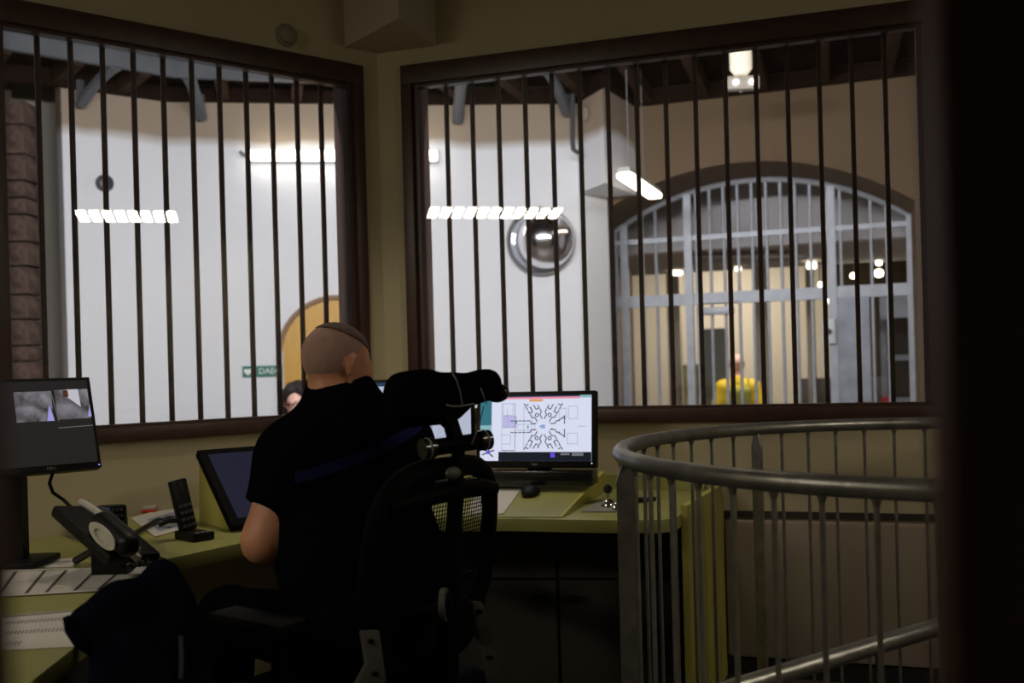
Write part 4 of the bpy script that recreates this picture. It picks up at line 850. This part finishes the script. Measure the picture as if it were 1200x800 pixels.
# ------------------------------------------------------------------ desk items left
# papers on the lower side desk
def sheet(name, quad, label, lines, z, m_=paper_m):
    P = [onz(*q, z) for q in quad]; r = thing(name, label, 'paper', V(np.mean([q[0] for q in P]), np.mean([q[1] for q in P]), z)); part('sheet', MB().extr(P, UP * .0012), m_, r)
    f = lambda u_, v_: (P[0] * (1 - u_) + P[1] * u_) * (1 - v_) + (P[3] * (1 - u_) + P[2] * u_) * v_ + UP * .0016
    for (u0, v0, u1, v1, w_, mm) in lines:
        a, b = f(u0, v0), f(u1, v1); t = unit(b - a); s2 = np.cross(UP, t) * w_ / 2; part('print_line', MB().add([a + s2, b + s2, b - s2, a - s2], [(0, 1, 2, 3)]), mm, r)
    return r
ln = [(x, .08, x - .12, .95, .010, dink_m) for x in (.10, .30, .45, .66, .84)] + [(.0, .1, .44, .06, .006, dink_m)]
for i in range(18):
    x = random.uniform(.1, .9); y = random.uniform(.2, .9); ln.append((x, y, x + random.uniform(.03, .07), y - .02, .004, ink_m))
sheet('printed_sheet', ((2, 668), (172, 664), (158, 690), (2, 699)), 'wide printed paper sheet with columns on the side desk in front of the telephone', ln, LZ + .003)
ln = [(.0, .05, .95, .04, .02, ink_m)] + [(.05 + .045 * (i % 18), .3 + .3 * (i // 18), .09 + .045 * (i % 18), .2 + .3 * (i // 18), .004, ink_m) for i in range(40)]
sheet('printed_sheet', ((2, 722), (95, 714), (106, 757), (2, 762)), 'second printed paper sheet on the side desk partly under the jacket', ln, LZ + .001)
sheet('printed_sheet', ((5, 657), (92, 654), (86, 664), (0, 666)), 'narrow printed strip lying behind the wide printed sheet', [(.05, .4, .95, .4, .006, ink_m), (.05, .7, .9, .7, .004, ink_m)], LZ + .001)
P_ = ((153, 607), (205, 592), (212, 620), (182, 629)); sheet('printed_sheet', P_, 'paper sheet with a blue printed table under the radio unit', [(.25, y, .95, y, .012, blue_ink_m) for y in np.linspace(.30, .85, 12)], DZ + .002)
# emergency button
p = onz(163, 600, DZ); r = thing('emergency_button', 'red mushroom emergency button on a pale box', 'button', p); axb = rig((1, .25, 0))
part('box_base', MB().box(p + UP * .007, (.135, .09, .012), axb), red_m, r, bevel=.003, label='red base plate'); part('box', MB().box(p + UP * .020, (.13, .085, .014), axb), silver_m, r, bevel=.003)
part('collar', MB().lathe([(.026, .026), (.026, .034), (.02, .037)], p), yellow_m, r); part('stem', MB().cyl(p + UP * .034, p + UP * .05, .019), red_m, r); part('mushroom_head', MB().lathe([(.02, .045), (.0245, .05), (.0245, .062), (.018, .068), (.001, .07)], p), red_m, r)
# notebook/box near the wall
solo('black_case', MB().box(onz(193, 588, DZ) + V(0, .12, .02), (.10, .06, .035), rig((1, .3, 0))), black_m, 'small flat black case at the wall behind the radio unit', 'case', bevel=.004)
# desk radio / microphone unit
p = onz(228, 632, DZ); fwm = unit(V(.75, -.66, 0)); rtm = np.cross(UP, fwm) * -1; axm = np.array([unit(V(.66, .75, 0)), fwm, UP])
r = thing('desk_radio', 'upright black radio handset standing in its charging foot', 'radio', p)
part('foot', MB().box(p + UP * .014 - fwm * .0, (.075, .115, .026), axm), black_m, r, bevel=.006)
bt = p - fwm * .035 + UP * .026; tp = at(207, 562, p[1] + .02); bu = unit(tp - bt); bl = np.linalg.norm(tp - bt); bs = axm[0]; bs = unit(bs - bu * (bs @ bu)); bf = np.cross(bs, bu); bf = bf if bf @ fwm > 0 else -bf
hb = part('handset', MB().box((bt + tp) / 2, (.055, .026, bl), np.array([bs, bf, bu])), black_m, r, bevel=.006)
part('clip_slot', MB().box(bt + bu * bl * .85 + bf * .014, (.012, .006, .05), np.array([bs, bf, bu])), blackg_m, r)
for i in range(4):
    for j in range(3): part('key', MB().box(bt + bu * bl * (.1 + .13 * i) + bs * (.016 * (j - 1)) + bf * .0145, (.012, .004, .009), np.array([bs, bf, bu])), dgrey_m, r)
for j in range(3): part('light_key', MB().box(p + fwm * .05 + axm[0] * (.02 * (j - 1)) + UP * .028, (.012, .008, .004), axm), grey_m, r)
part('antenna_arm', MB().tube([bt - bs * .03 + UP * .04, bt - bs * .07 + UP * .05, bt - bs * .10 + UP * .045], .008), black_m, r)
# telephone with a round dial shaped cradle
p = onz(128, 660, LZ); q0 = at(93, 592, 2.90); q1 = at(160, 650, 2.74)
r = thing('desk_telephone', 'black office telephone with a silver rim, leaning on its stand', 'telephone', V(p[0], p[1], LZ))
du = unit(q0 - q1); dl_ = np.linalg.norm(q0 - q1); dn = unit(np.cross(du, V(.25, .95, 0))); dn = dn if dn[2] > 0 else -dn; ds = unit(np.cross(dn, du)); cm = (q0 + q1) / 2
axp = np.array([du, ds, dn])
part('base', MB().box(cm - dn * .015, (dl_, .17, .035), axp), black_m, r, bevel=.012)
part('silver_rim', MB().tube([cm + du * (dl_ * .5 * x) + dn * (.012 + .012 * (1 - x * x)) - ds * .0 for x in np.linspace(-1, 1, 14)], .010, 8), silver_m, r)
ov = cm - ds * (.075 * np.sign(ds[1])) - du * .03 - dn * .03
fc = np.cross(du, UP); fc = unit(fc); fc = fc if fc[1] < 0 else -fc
ring = part('handset_ring', MB().lathe([(.034, 0), (.04, .006), (.04, .010), (.022, .012), (.02, .004)], V(0, 0, 0), (0, 0, 1), 28), silver_m, r)
ring.scale = (1.6, .68, 1)
rw = at(125, 627, 2.70); ring.location = tuple(rw + fc * .012 - WO[r.name]); M3 = Matrix((tuple(du), tuple(np.cross(fc, du)), tuple(fc))).transposed(); ring.rotation_euler = M3.to_euler()
part('handset', surf(lambda P: smin(caps(P, rw + du * .06 - fc * .02, rw - du * .06 - fc * .02, .028, .028), rbox(P, rw - fc * .03, (.085, .03, .026), .02, np.array([du, np.cross(fc, du), fc])), .02), rw - .16, rw + .16, .01), black_m, r)
part('stand', MB().tube([cm - du * .02 - dn * .03, V(p[0] - .10, p[1] + .0, LZ + .012)], .012), black_m, r); part('stand', MB().box(V(cm[0], cm[1] + .03, (LZ + cm[2]) / 2 - .01), (.10, .05, cm[2] - LZ - .03)), black_m, r)
for i in range(3):
    for j in range(4): part('key', MB().box(cm - du * (.02 + .022 * j) + ds * (.03 + .022 * (i - 1)) * 1.0 + dn * .006, (.014, .015, .006), axp), grey_m, r)
part('display', MB().box(at(157, 650, 2.72), (.05, .012, .018), axp), silver_m, r)
part('curly_cord', MB().tube([at(150 + 2.1 * i + 1.2 * math.sin(i * 2.2), 660 + 3 * math.sin(i * .5) + 2 * math.cos(i * 2.2), 2.66) for i in range(16)], .006, 6), black_m, r)
# black answering unit with a display next to it
a = at(131, 601, 3.02); r = thing('display_unit', 'small black unit with a blue lit display behind the telephone', 'device', V(a[0], a[1], LZ)); part('casing', MB().box(a, (.085, .03, .05), rig((1, .15, 0))), black_m, r, bevel=.01)
part('lit_display', MB().box(a + V(-.015, -.018, .008), (.025, .004, .018), rig((1, .15, 0))), emis('blue_display', (.12, .14, .9), .7), r); part('foot', MB().box(V(a[0], a[1] + .02, (LZ + a[2] - .02) / 2), (.06, .05, a[2] - LZ - .02)), black_m, r)
for i in range(2):
    for j in range(3): part('key', MB().box(a + V(.012 + .012 * j, -.017, .012 - .018 * i), (.007, .004, .007)), dgrey_m, r)
# chain with keys near the radio
ch = [onz(188 + 2.4 * i, 612 + (4 if i % 2 else -3), DZ + .008) for i in range(7)]; r = thing('key_bunch', 'bunch of keys on the printed sheet beside the radio unit', 'keys', ch[3])
for i, c_ in enumerate(ch): part('key', MB().box(c_ + UP * .002 * i, (.055, .008, .003), rig((math.cos(i), math.sin(i), 0))), chrome_m if i % 2 else dgrey_m, r)
part('strap', MB().tube([onz(157, 625, DZ + .01), onz(172, 616, DZ + .014), onz(186, 608, DZ + .014)], .011, 8, sq=.5), black_m, r)

# ================================================================== railing of the stair well
RZ = 1.01
rl = thing('stair_railing', 'curved galvanised steel railing around the round stair opening', 'railing', (WC[0], WC[1], 0))
def rp(a, R=WR): return V(WC[0] + R * math.cos(a), WC[1] + R * math.sin(a), 0)
part('handrail', MB().tube([rp(a) + UP * RZ for a in np.linspace(math.radians(20), math.radians(340), 110)], .0215, 16), galv_m, rl)
bal = MB().cyl((0, 0, 0.0), (0, 0, RZ - .018), .0058, n=8); bal.cyl((0, 0, RZ - .035), (0, 0, RZ - .015), .0058, .012, n=8); bme = mesh_of(bal, (0, 0, 0), 0, 1, 'baluster'); bme.materials.append(galv_m)
fl = MB().box((0, 0, (RZ - .06) / 2), (.008, .052, RZ - .06)); fl.hexa([V(-.004, -.026, RZ - .06), V(.004, -.026, RZ - .06), V(.004, .026, RZ - .06), V(-.004, .026, RZ - .06)], [V(-.004, -.009, RZ - .012), V(.004, -.009, RZ - .012), V(.004, .009, RZ - .012), V(-.004, .009, RZ - .012)])
fme = mesh_of(fl, (0, 0, 0), 0, 1, 'post'); fme.materials.append(galv_m)
a_post = math.radians(183); pst = math.radians(68.5); nbal = 11
for j in range(-2, 3):
    a = a_post + j * pst
    if math.radians(22) < a < math.radians(338): shared('post', fme, rl, rp(a), a + math.pi / 2)
    for i in range(1, nbal):
        b = a + pst * i / nbal
        if math.radians(22) < b < math.radians(338): shared('baluster', bme, rl, rp(b))
part('base_ring', MB().tube([rp(a) + UP * .015 for a in np.linspace(math.radians(20), math.radians(340), 80)], .015, 8), galv_m, rl)
# spiral stair below
st = thing('spiral_stair', 'grey steel spiral stair going down inside the railing with its own handrail', 'stairs', (WC[0], WC[1], -2.2))
for i in range(12):
    a = math.radians(200 + 28 * i); b = a + math.radians(27); z = -0.2 - .17 * i
    part('tread', MB().prism([WC + .06 * V(math.cos(a), math.sin(a)), WC + .86 * V(math.cos(a), math.sin(a)), WC + .86 * V(math.cos((a + b) / 2), math.sin((a + b) / 2)), WC + .86 * V(math.cos(b), math.sin(b)), WC + .06 * V(math.cos(b), math.sin(b))], z - .03, z), dgrey_m, st)
part('centre_pole', MB().cyl(V(*WC, -2.25), V(*WC, -.1), .05), galv_m, st)
hp = [at(800, 826, 2.02), at(870, 803, 2.10), at(950, 779, 2.17), at(1030, 755, 2.22), at(1110, 731, 2.24), at(1190, 706, 2.22)]
part('stair_handrail', MB().tube(hp, .0205, 14), galv_m, st)
for i in (1, 3, 5): q = hp[i]; part('rail_stanchion', MB().cyl(V(q[0], q[1], -.25), q - UP * .015, .009, n=8), galv_m, st)

# ================================================================== OFFICE CHAIR
hc_ = math.radians(-54); cf, cr, _ = rotax(hc_)           # chair faces left-forward
CB = V(-0.19, 2.285, 0)                                   # foot of the back, on plan
ch = thing('office_chair', 'black mesh office chair with a headrest, occupied by the seated person', 'chair', (CB + cf * .25))
def cp(f, r_, z): return CB + cf * f + cr * r_ + UP * z
lean = 0.16                                              # back leans backward with height
def bp(r_, z, f=0.0): return cp(f - (z - .75) * lean - 0.0 + 0.18 * r_ * r_ * 2, r_, z)
loop = []
for t in np.linspace(0, 2 * math.pi, 44, endpoint=False):
    c_, s_ = math.cos(t), math.sin(t); r0 = .205 * np.sign(c_) * abs(c_) ** .55; z0 = .80 + .225 * np.sign(s_) * abs(s_) ** .6; loop.append(bp(r0 * (0.92 if z0 < .7 else 1), z0))
part('back_frame', MB().tube(loop, .026, 10, True, sq=.8), chblack_m, ch)
mesh_ = MB()
for r0 in np.linspace(-.19, .19, 40): mesh_.tube([bp(r0, z0, .004) for z0 in np.linspace(.585, .99, 9)], .0013, 4)
for z0 in np.linspace(.585, .99, 44): mesh_.tube([bp(r0, z0, .006) for r0 in np.linspace(-.19, .19, 7)], .0013, 4)
part('back_mesh', mesh_, mat('chair_mesh_cloth', (.003, .003, .003), .8, spec=.02), ch, kind='stuff')
part('spine', MB().tube([bp(.0, .40, -.06), bp(.0, .55, -.06), bp(0, .80, -.045), bp(0, 1.02, -.03), bp(0, 1.06, -.03)], [.05, .045, .034, .03, .026], 10, sq=.6), chblack_m, ch)
part('cross_yoke', MB().tube([bp(-.18, .955, -.01), bp(-.1, .97, -.03), bp(0, .975, -.035), bp(.1, .97, -.03), bp(.18, .955, -.01)], .022, 10), chblack_m, ch)
# lumbar yoke and grey knob
kn = at(517, 708, 2.17); kd = unit(-cf * .8 + cr * .45); k_ = part('tilt_knob', MB().lathe([(.036, 0), (.036, .012), (.027, .014), (.027, .003)], kn, kd, 24), alu_m, ch); part('knob_core', MB().lathe([(.026, .0), (.026, .022), (.001, .024)], kn, kd, 20), chblack_m, k_)
part('lumbar_pad', surf(lambda P: rbox(P, bp(0, .66, -.03), (.10, .022, .06), .02, np.array([cr, cf, UP])), bp(0, .66) - .3, bp(0, .66) + .3, .014), chblack_m, ch)
ob = at(531, 554, 2.20); part('height_button', surf(lambda P: elli(P, ob, (.024, .012, .015), np.array([cr, cf, UP])), ob - .04, ob + .04, .004), mat('button_grey', (.07, .07, .068), .5), ch)
# headrest
hp_ = at(498, 470, 2.24); rl_ = cr * .93 + cf * .0; 
def headrest(P):
    d = rbox(P, hp_, (.112, .048, .056), .045, np.array([cr, cf, UP]))
    d = smin(d, caps(P, at(470, 452, 2.20), at(500, 448, 2.22), .028, .03), .03)
    d = smin(d, caps(P, at(520, 462, 2.26), at(570, 452, 2.34), .042, .036), .035)
    d = smin(d, caps(P, at(572, 446, 2.34), at(560, 448, 2.33), .024, .024), .02)
    return d
hd = part('headrest_pad', surf(headrest, hp_ - .3, hp_ + .3, .010), cloth_m, ch)
part('headrest_end_cap', surf(lambda P: elli(P, at(582, 460, 2.36), (.022, .034, .024), np.array([cr, cf, UP])), at(582, 460, 2.36) - .06, at(582, 460, 2.36) + .06, .006), blackg_m, hd)
pip = mat('piping_grey', (.16, .15, .14), .6)
part('piping', MB().tube([at(530, 437, 2.195), at(535, 445, 2.18), at(539, 458, 2.185), at(542, 475, 2.205)], .0016, 6), pip, hd); part('piping', MB().tube([at(523, 474, 2.18), at(530, 476, 2.18), at(542, 475.5, 2.19), at(556, 473, 2.21)], .0022, 6), pip, hd)
part('piping', MB().tube([at(563, 454, 2.27), at(567, 464, 2.27), at(570, 473, 2.29)], .0014, 6), pip, hd); part('cord', MB().tube([at(567, 476, 2.29), at(561, 500, 2.25), at(553, 520, 2.2)], .0014, 6), pip, hd)
part('headrest_bracket', MB().tube([bp(0, 1.06, -.03), at(534, 515, 2.24), at(528, 495, 2.25), hp_ - cf * .0], [.03, .032, .034, .03], 10, sq=.6), chblack_m, ch)
pv0, pv1 = at(503, 525, 2.19), at(565, 516, 2.27); part('pivot_bar', MB().cyl(pv0, pv1, .019), chblack_m, ch)
for q, qq in ((pv0, pv1), (pv1, pv0)):
    d_ = unit(q - qq); e = part('pivot_cap', MB().cyl(q - d_ * .01, q + d_ * .018, .023), blackg_m, ch); part('cap_ring', MB().lathe([(.0235, .0), (.0245, .002), (.0235, .004)], q + d_ * .003, d_), grey_m, e)
# seat, arms, base
sc_ = cp(.27, 0, .46)
part('seat', surf(lambda P: rbox(P, sc_, (.25, .24, .045), .04, np.array([cr, cf, UP])), sc_ - .42, sc_ + .42, .016), chblack_m, ch)
for q in (-1, 1):
    ar = part('armrest', MB().box(cp(.27, q * .29, .70), (.085, .25, .03), np.array([cr, cf, UP])), chblack_m, ch, bevel=.012)
    part('arm_post', MB().tube([cp(.20, q * .25, .44), cp(.20, q * .29, .48), cp(.20, q * .295, .68)], .02, 8, sq=.7), chblack_m, ar)
for pts in (((553, 704), (566, 705), (588, 788), (574, 792), (562, 750)), ((425, 739), (445, 738), (455, 812), (413, 812), (431, 778))):
    Y_ = 2.22 if pts[0][0] > 500 else 2.10
    pl_ = part('side_plate', MB().extr([at(x, y, Y_) for x, y in pts], unit(cf) * .012), alu_m, ch, bevel=.003, label='grey cast aluminium plate')
    for x, y in ((pts[0][0] + 9, pts[0][1] + 12), (pts[0][0] + (20 if pts[0][0] > 500 else 14), pts[0][1] + (66 if pts[0][0] > 500 else 50))): c_ = at(x, y, Y_); part('bolt', MB().cyl(c_ + cf * .004, c_ - cf * .006, .005, n=8), chblack_m, pl_)
part('seat_pan', MB().box(cp(.25, 0, .395), (.36, .38, .05), np.array([cr, cf, UP])), chblack_m, ch, bevel=.01)
part('gas_column', MB().cyl(cp(.27, 0, .08), cp(.27, 0, .40), .028), dgrey_m, ch)
for i in range(5):
    a = hc_ + i * 2 * math.pi / 5; e = cp(.27, 0, .085) + V(math.sin(a), math.cos(a), 0) * .31; lg = part('base_leg', MB().tube([cp(.27, 0, .11), e], [.032, .02], 8), chblack_m, ch)
    part('caster', MB().cyl(e - V(.02, 0, .055), e + V(.02, 0, -.055), .028), chblack_m, lg)

# ================================================================== SEATED PERSON
bf_, br_, _ = rotax(math.radians(-38)); hf, hr, _ = rotax(math.radians(42))
mn = thing('person', 'seated person in a dark short sleeved shirt, seen from behind with cropped hair', 'person', (-0.40, 2.55, 0))
hips = V(-0.345, 2.455, .61); neck = V(-0.445, 2.60, 1.165); chest = V(-0.425, 2.56, .93)
hctr = at(395, 431, 2.60)
htf = unit(hf - UP * .14); htu = unit(UP + hf * .14); htr = np.cross(htf, htu)
shL = at(342, 534, 2.50); shR = V(-0.31, 2.72, 1.05)
elL = at(311, 634, 2.44); wrL = elL + V(.015, .25, -.02); elR = V(-0.30, 2.90, .82); wrR = elR + V(-.10, .22, -.03)
axB = np.array([br_, bf_, UP])
def torso(P, e=0.0):
    d = elli(P, chest, V(.20, .135, .25) + e, axB); d = smin(d, elli(P, hips, V(.19, .145, .15) + e, axB), .10)
    d = smin(d, caps(P, (hips + chest) / 2 - br_ * .05, (hips + chest) / 2 + br_ * .05, .14 + e, .14 + e), .08)
    d = smin(d, caps(P, shL + br_ * .02 - UP * .01, shR - br_ * .02 - UP * .01, .082 + e, .082 + e), .09)
    d = smin(d, caps(P, shL + br_ * .07 + UP * .018, neck - br_ * .03 - UP * .02, .055 + e, .06 + e), .05); return smin(d, caps(P, shR - br_ * .07 + UP * .03, neck + br_ * .03 - UP * .02, .055 + e, .06 + e), .05)
kL = V(-0.775, 2.66, .60); kR = V(-0.60, 2.92, .60)
def legs(P, e=0.0):
    d = elli(P, hips - UP * .03, V(.19, .15, .12) + e, axB)
    for s_, kn_ in ((-1, kL), (1, kR)):
        an = V(kn_[0] - .02, kn_[1] + .0, .10) + bf_ * .03
        d = smin(d, caps(P, hips + br_ * s_ * .10, kn_, .092 + e, .068 + e), .05); d = smin(d, caps(P, kn_, an, .066 + e, .048 + e), .03)
    return d
def mbody(P):
    d = torso(P, -.012); d = smin(d, legs(P, -.010), .04)
    for s_, el, wr_ in ((shL, elL, wrL), (shR, elR, wrR)):
        d = smin(d, caps(P, s_, el, .064, .056), .04); d = smin(d, caps(P, el, wr_, .054, .031), .02); d = smin(d, elli(P, el + (wr_ - el) * .25 + UP * .02, (.062, .06, .055)), .04)
        d = hand_sdf(P, d, wr_, unit(wr_ - el), V(1, 0, 0) if el is elL else V(-1, 0, 0), UP, .7)
    d = smin(d, caps(P, neck - UP * .03, hctr - UP * .055 - hf * .025, .064, .058), .045)
    d = smin(d, head_sdf(P, hctr, htf, htr, htu, .97), .015)
    return d
part('body', surf(mbody, (-1.15, 2.15, .02), (.15, 3.35, 1.46), .0125), skin_m, mn)
slv = lambda s_, el, t: s_ + (el - s_) * t
def shirt(P):
    d = torso(P, .014)
    d = smin(d, caps(P, neck - UP * .05 + bf_ * .0, neck + UP * .075 + bf_ * .025, .098, .076), .035)
    d = np.maximum(d, (P - (neck + UP * .074)) @ unit(UP * .95 - bf_ * .25 - br_ * .12).astype(np.float32))
    for s_, el in ((shL, elL), (shR, elR)):
        a = caps(P, s_, slv(s_, el, .95), .080, .079); dv = unit(el - s_); a = np.maximum(a, (P - slv(s_, el, .62)) @ dv.astype(np.float32)); d = smin(d, a, .03)
    return d + noise3(P, 34) * .004
sh_ = surf(shirt, (-.85, 2.2, .42), (.1, 3.0, 1.32), .0125)
# shirt material: dark cloth with a woven blue band across the back
m = mat('dark_shirt_cloth', (0.003, 0.003, 0.0045), 0.9, bump=0.3, bscale=90, spec=0.0); nt = m.node_tree; b_ = nt.nodes['Principled BSDF']
wc = np.mean(np.array(sh_.v), axis=0); gnode = nt.nodes.new('ShaderNodeNewGeometry')
p_a = at(345, 558, 2.40); nb_ = unit(np.cross(at(500, 511, 2.47) - p_a, bf_))
dt = nt.nodes.new('ShaderNodeVectorMath'); dt.operation = 'DOT_PRODUCT'; dt.inputs[1].default_value = tuple(nb_); nt.links.new(gnode.outputs['Position'], dt.inputs[0])
sb = nt.nodes.new('ShaderNodeMath'); sb.operation = 'SUBTRACT'; sb.inputs[1].default_value = float(nb_ @ p_a); nt.links.new(dt.outputs['Value'], sb.inputs[0])
ab = nt.nodes.new('ShaderNodeMath'); ab.operation = 'ABSOLUTE'; nt.links.new(sb.outputs[0], ab.inputs[0]); lt = nt.nodes.new('ShaderNodeMath'); lt.operation = 'LESS_THAN'; lt.inputs[1].default_value = .013; nt.links.new(ab.outputs[0], lt.inputs[0])
mx = nt.nodes.new('ShaderNodeMix'); mx.data_type = 'RGBA'; mx.inputs[6].default_value = (.003, .003, .0045, 1); mx.inputs[7].default_value = (.012, .014, .060, 1); d3 = nt.nodes.new('ShaderNodeVectorMath'); d3.operation = 'DOT_PRODUCT'; d3.inputs[1].default_value = tuple(br_); nt.links.new(gnode.outputs['Position'], d3.inputs[0]); gt = nt.nodes.new('ShaderNodeMath'); gt.operation = 'GREATER_THAN'; gt.inputs[1].default_value = float(br_ @ at(340, 560, 2.40)); nt.links.new(d3.outputs['Value'], gt.inputs[0]); mu = nt.nodes.new('ShaderNodeMath'); mu.operation = 'MULTIPLY'; nt.links.new(lt.outputs[0], mu.inputs[0]); nt.links.new(gt.outputs[0], mu.inputs[1]); nt.links.new(mu.outputs[0], mx.inputs[0]); nt.links.new(mx.outputs[2], b_.inputs['Base Color'])
part('shirt', sh_, m, mn, label='dark short sleeved shirt with a blue band across the back')
part('trousers', surf(lambda P: legs(P, .012), (-1.1, 2.15, .05), (.1, 3.2, .8), .016), trous_m, mn)
for kn_ in (kL, kR):
    an = V(kn_[0] - .02, kn_[1], .0) + bf_ * .03
    part('shoe', surf(lambda P: np.maximum(smin(caps(P, an + UP * .055, an + bf_ * .19 + UP * .04, .052, .043), caps(P, an + UP * .05, an + UP * .12, .05, .05), .03), .004 - P[..., 2]), an - V(.3, .3, .02), an + V(.3, .3, .25), .014), black_m, mn)
def hairM(P):
    d = elli(P, hctr + (htf * -.008 + htu * .032) * .97, V(.1005, .0795, .0905) * .97, np.array([htf, htr, htu]))
    q = P - hctr.astype(np.float32); h_ = q @ htu.astype(np.float32); f_ = q @ htf.astype(np.float32)
    d = np.maximum(d, .074 - .35 * f_ - h_); return np.maximum(d, f_ - .088 - 0.1 * h_)
part('hair', surf(hairM, hctr - .2, hctr + .2, .006), hair_m, mn)
def stub(P):
    d = elli(P, hctr + (htf * -.008 + htu * .030) * .97, V(.0985, .0775, .0885) * .97, np.array([htf, htr, htu]))
    q = P - hctr.astype(np.float32); h_ = q @ htu.astype(np.float32); f_ = q @ htf.astype(np.float32)
    d = np.maximum(d, -.030 - h_); d = np.maximum(d, f_ - .012 - np.maximum(h_ - .04, 0) * 1.1); return d
part('shaved_sides', surf(stub, hctr - .2, hctr + .2, .006), stub_m, mn)
for q in (-1, 1): part('eye', MB().lathe([(0, -.010), (.010, 0), (0, .010)], hctr + htf * .079 + htr * q * .033, htf, 12), mat('eye_dark', (0.03, 0.02, 0.015), 0.2), mn)
part('mouth', MB().tube([hctr + htf * .092 - htr * .02 - htu * .062, hctr + htf * .096 - htu * .063, hctr + htf * .092 + htr * .02 - htu * .062], [.003, .006, .003], 6), mat('lips', (0.42, 0.12, 0.10), 0.5), mn)

# ================================================================== JACKET ON A SECOND CHAIR
jx = lambda px, py, Y: at(px, py, Y)
oc2 = thing('spare_chair', 'dark swivel chair carrying a jacket beside the side desk', 'chair', (-0.625, 1.86, 0)); CC = V(-0.625, 1.86, 0)
part('seat', surf(lambda P: rbox(P, CC + UP * .46, (.22, .22, .04), .035), CC + V(-.3, -.3, .35), CC + V(.3, .3, .56), .02), black_m, oc2)
part('backrest', surf(lambda P: rbox(P, V(-0.735, 2.03, .66), (.06, .025, .13), .028, rig((1, -.25, 0))), V(-.95, 1.8, .4), V(-.35, 2.3, 1), .018), black_m, oc2)
part('back_post', MB().tube([CC + UP * .42, V(-.735, 2.05, .46), V(-.735, 2.05, .66)], .022), black_m, oc2)
part('gas_column', MB().cyl(CC + UP * .07, CC + UP * .44, .026), dgrey_m, oc2)
for i in range(5):
    a = .3 + i * 2 * math.pi / 5; e = CC + V(math.sin(a) * .27, math.cos(a) * .27, .08); lg = part('base_leg', MB().tube([CC + UP * .1, e], [.03, .018], 8), black_m, oc2); part('caster', MB().cyl(e - V(.02, 0, .05), e + V(.02, 0, -.05), .027), black_m, lg)
def jacket(P):
    d = caps(P, jx(192, 676, 2.03), jx(190, 760, 1.98), .030, .09)
    d = smin(d, caps(P, jx(194, 720, 2.02), jx(200, 860, 2.0), .04, .11), .05)
    d = smin(d, caps(P, jx(145, 716, 1.93), jx(172, 800, 1.92), .04, .09), .05)
    d = smin(d, caps(P, jx(98, 726, 1.90), jx(140, 718, 1.93), .018, .04), .04)
    d = smin(d, caps(P, jx(108, 744, 1.88), jx(150, 775, 1.9), .018, .05), .04)
    d = smin(d, caps(P, jx(142, 702, 1.95), jx(180, 700, 2.02), .026, .03), .04)
    d = smin(d, caps(P, jx(140, 830, 1.9), jx(205, 840, 1.95), .07, .09), .06)
    d = smin(d, caps(P, jx(130, 880, 1.9), jx(210, 880, 1.95), .07, .09), .06)
    return d + noise3(P, 26) * .012 + noise3(P, 60) * .003
J = surf(jacket, (-1.1, 1.6, .30), (-.35, 2.35, .98), .0125)
jk = thing('jacket', 'dark navy jacket draped over the back of a swivel chair', 'jacket', (-0.7, 1.95, .35)); part('cloth', J, jacket_m, jk)
part('hem_edge', MB().tube([jx(77, 722, 1.86), jx(84, 736, 1.86), jx(96, 752, 1.86), jx(108, 763, 1.87)], [.006, .014, .016, .010], 8), jacket_m, jk)
part('zip', MB().tube([jx(212, 745, 1.9), jx(213, 770, 1.88), jx(212, 795, 1.87)], .004, 6), dgrey_m, jk)
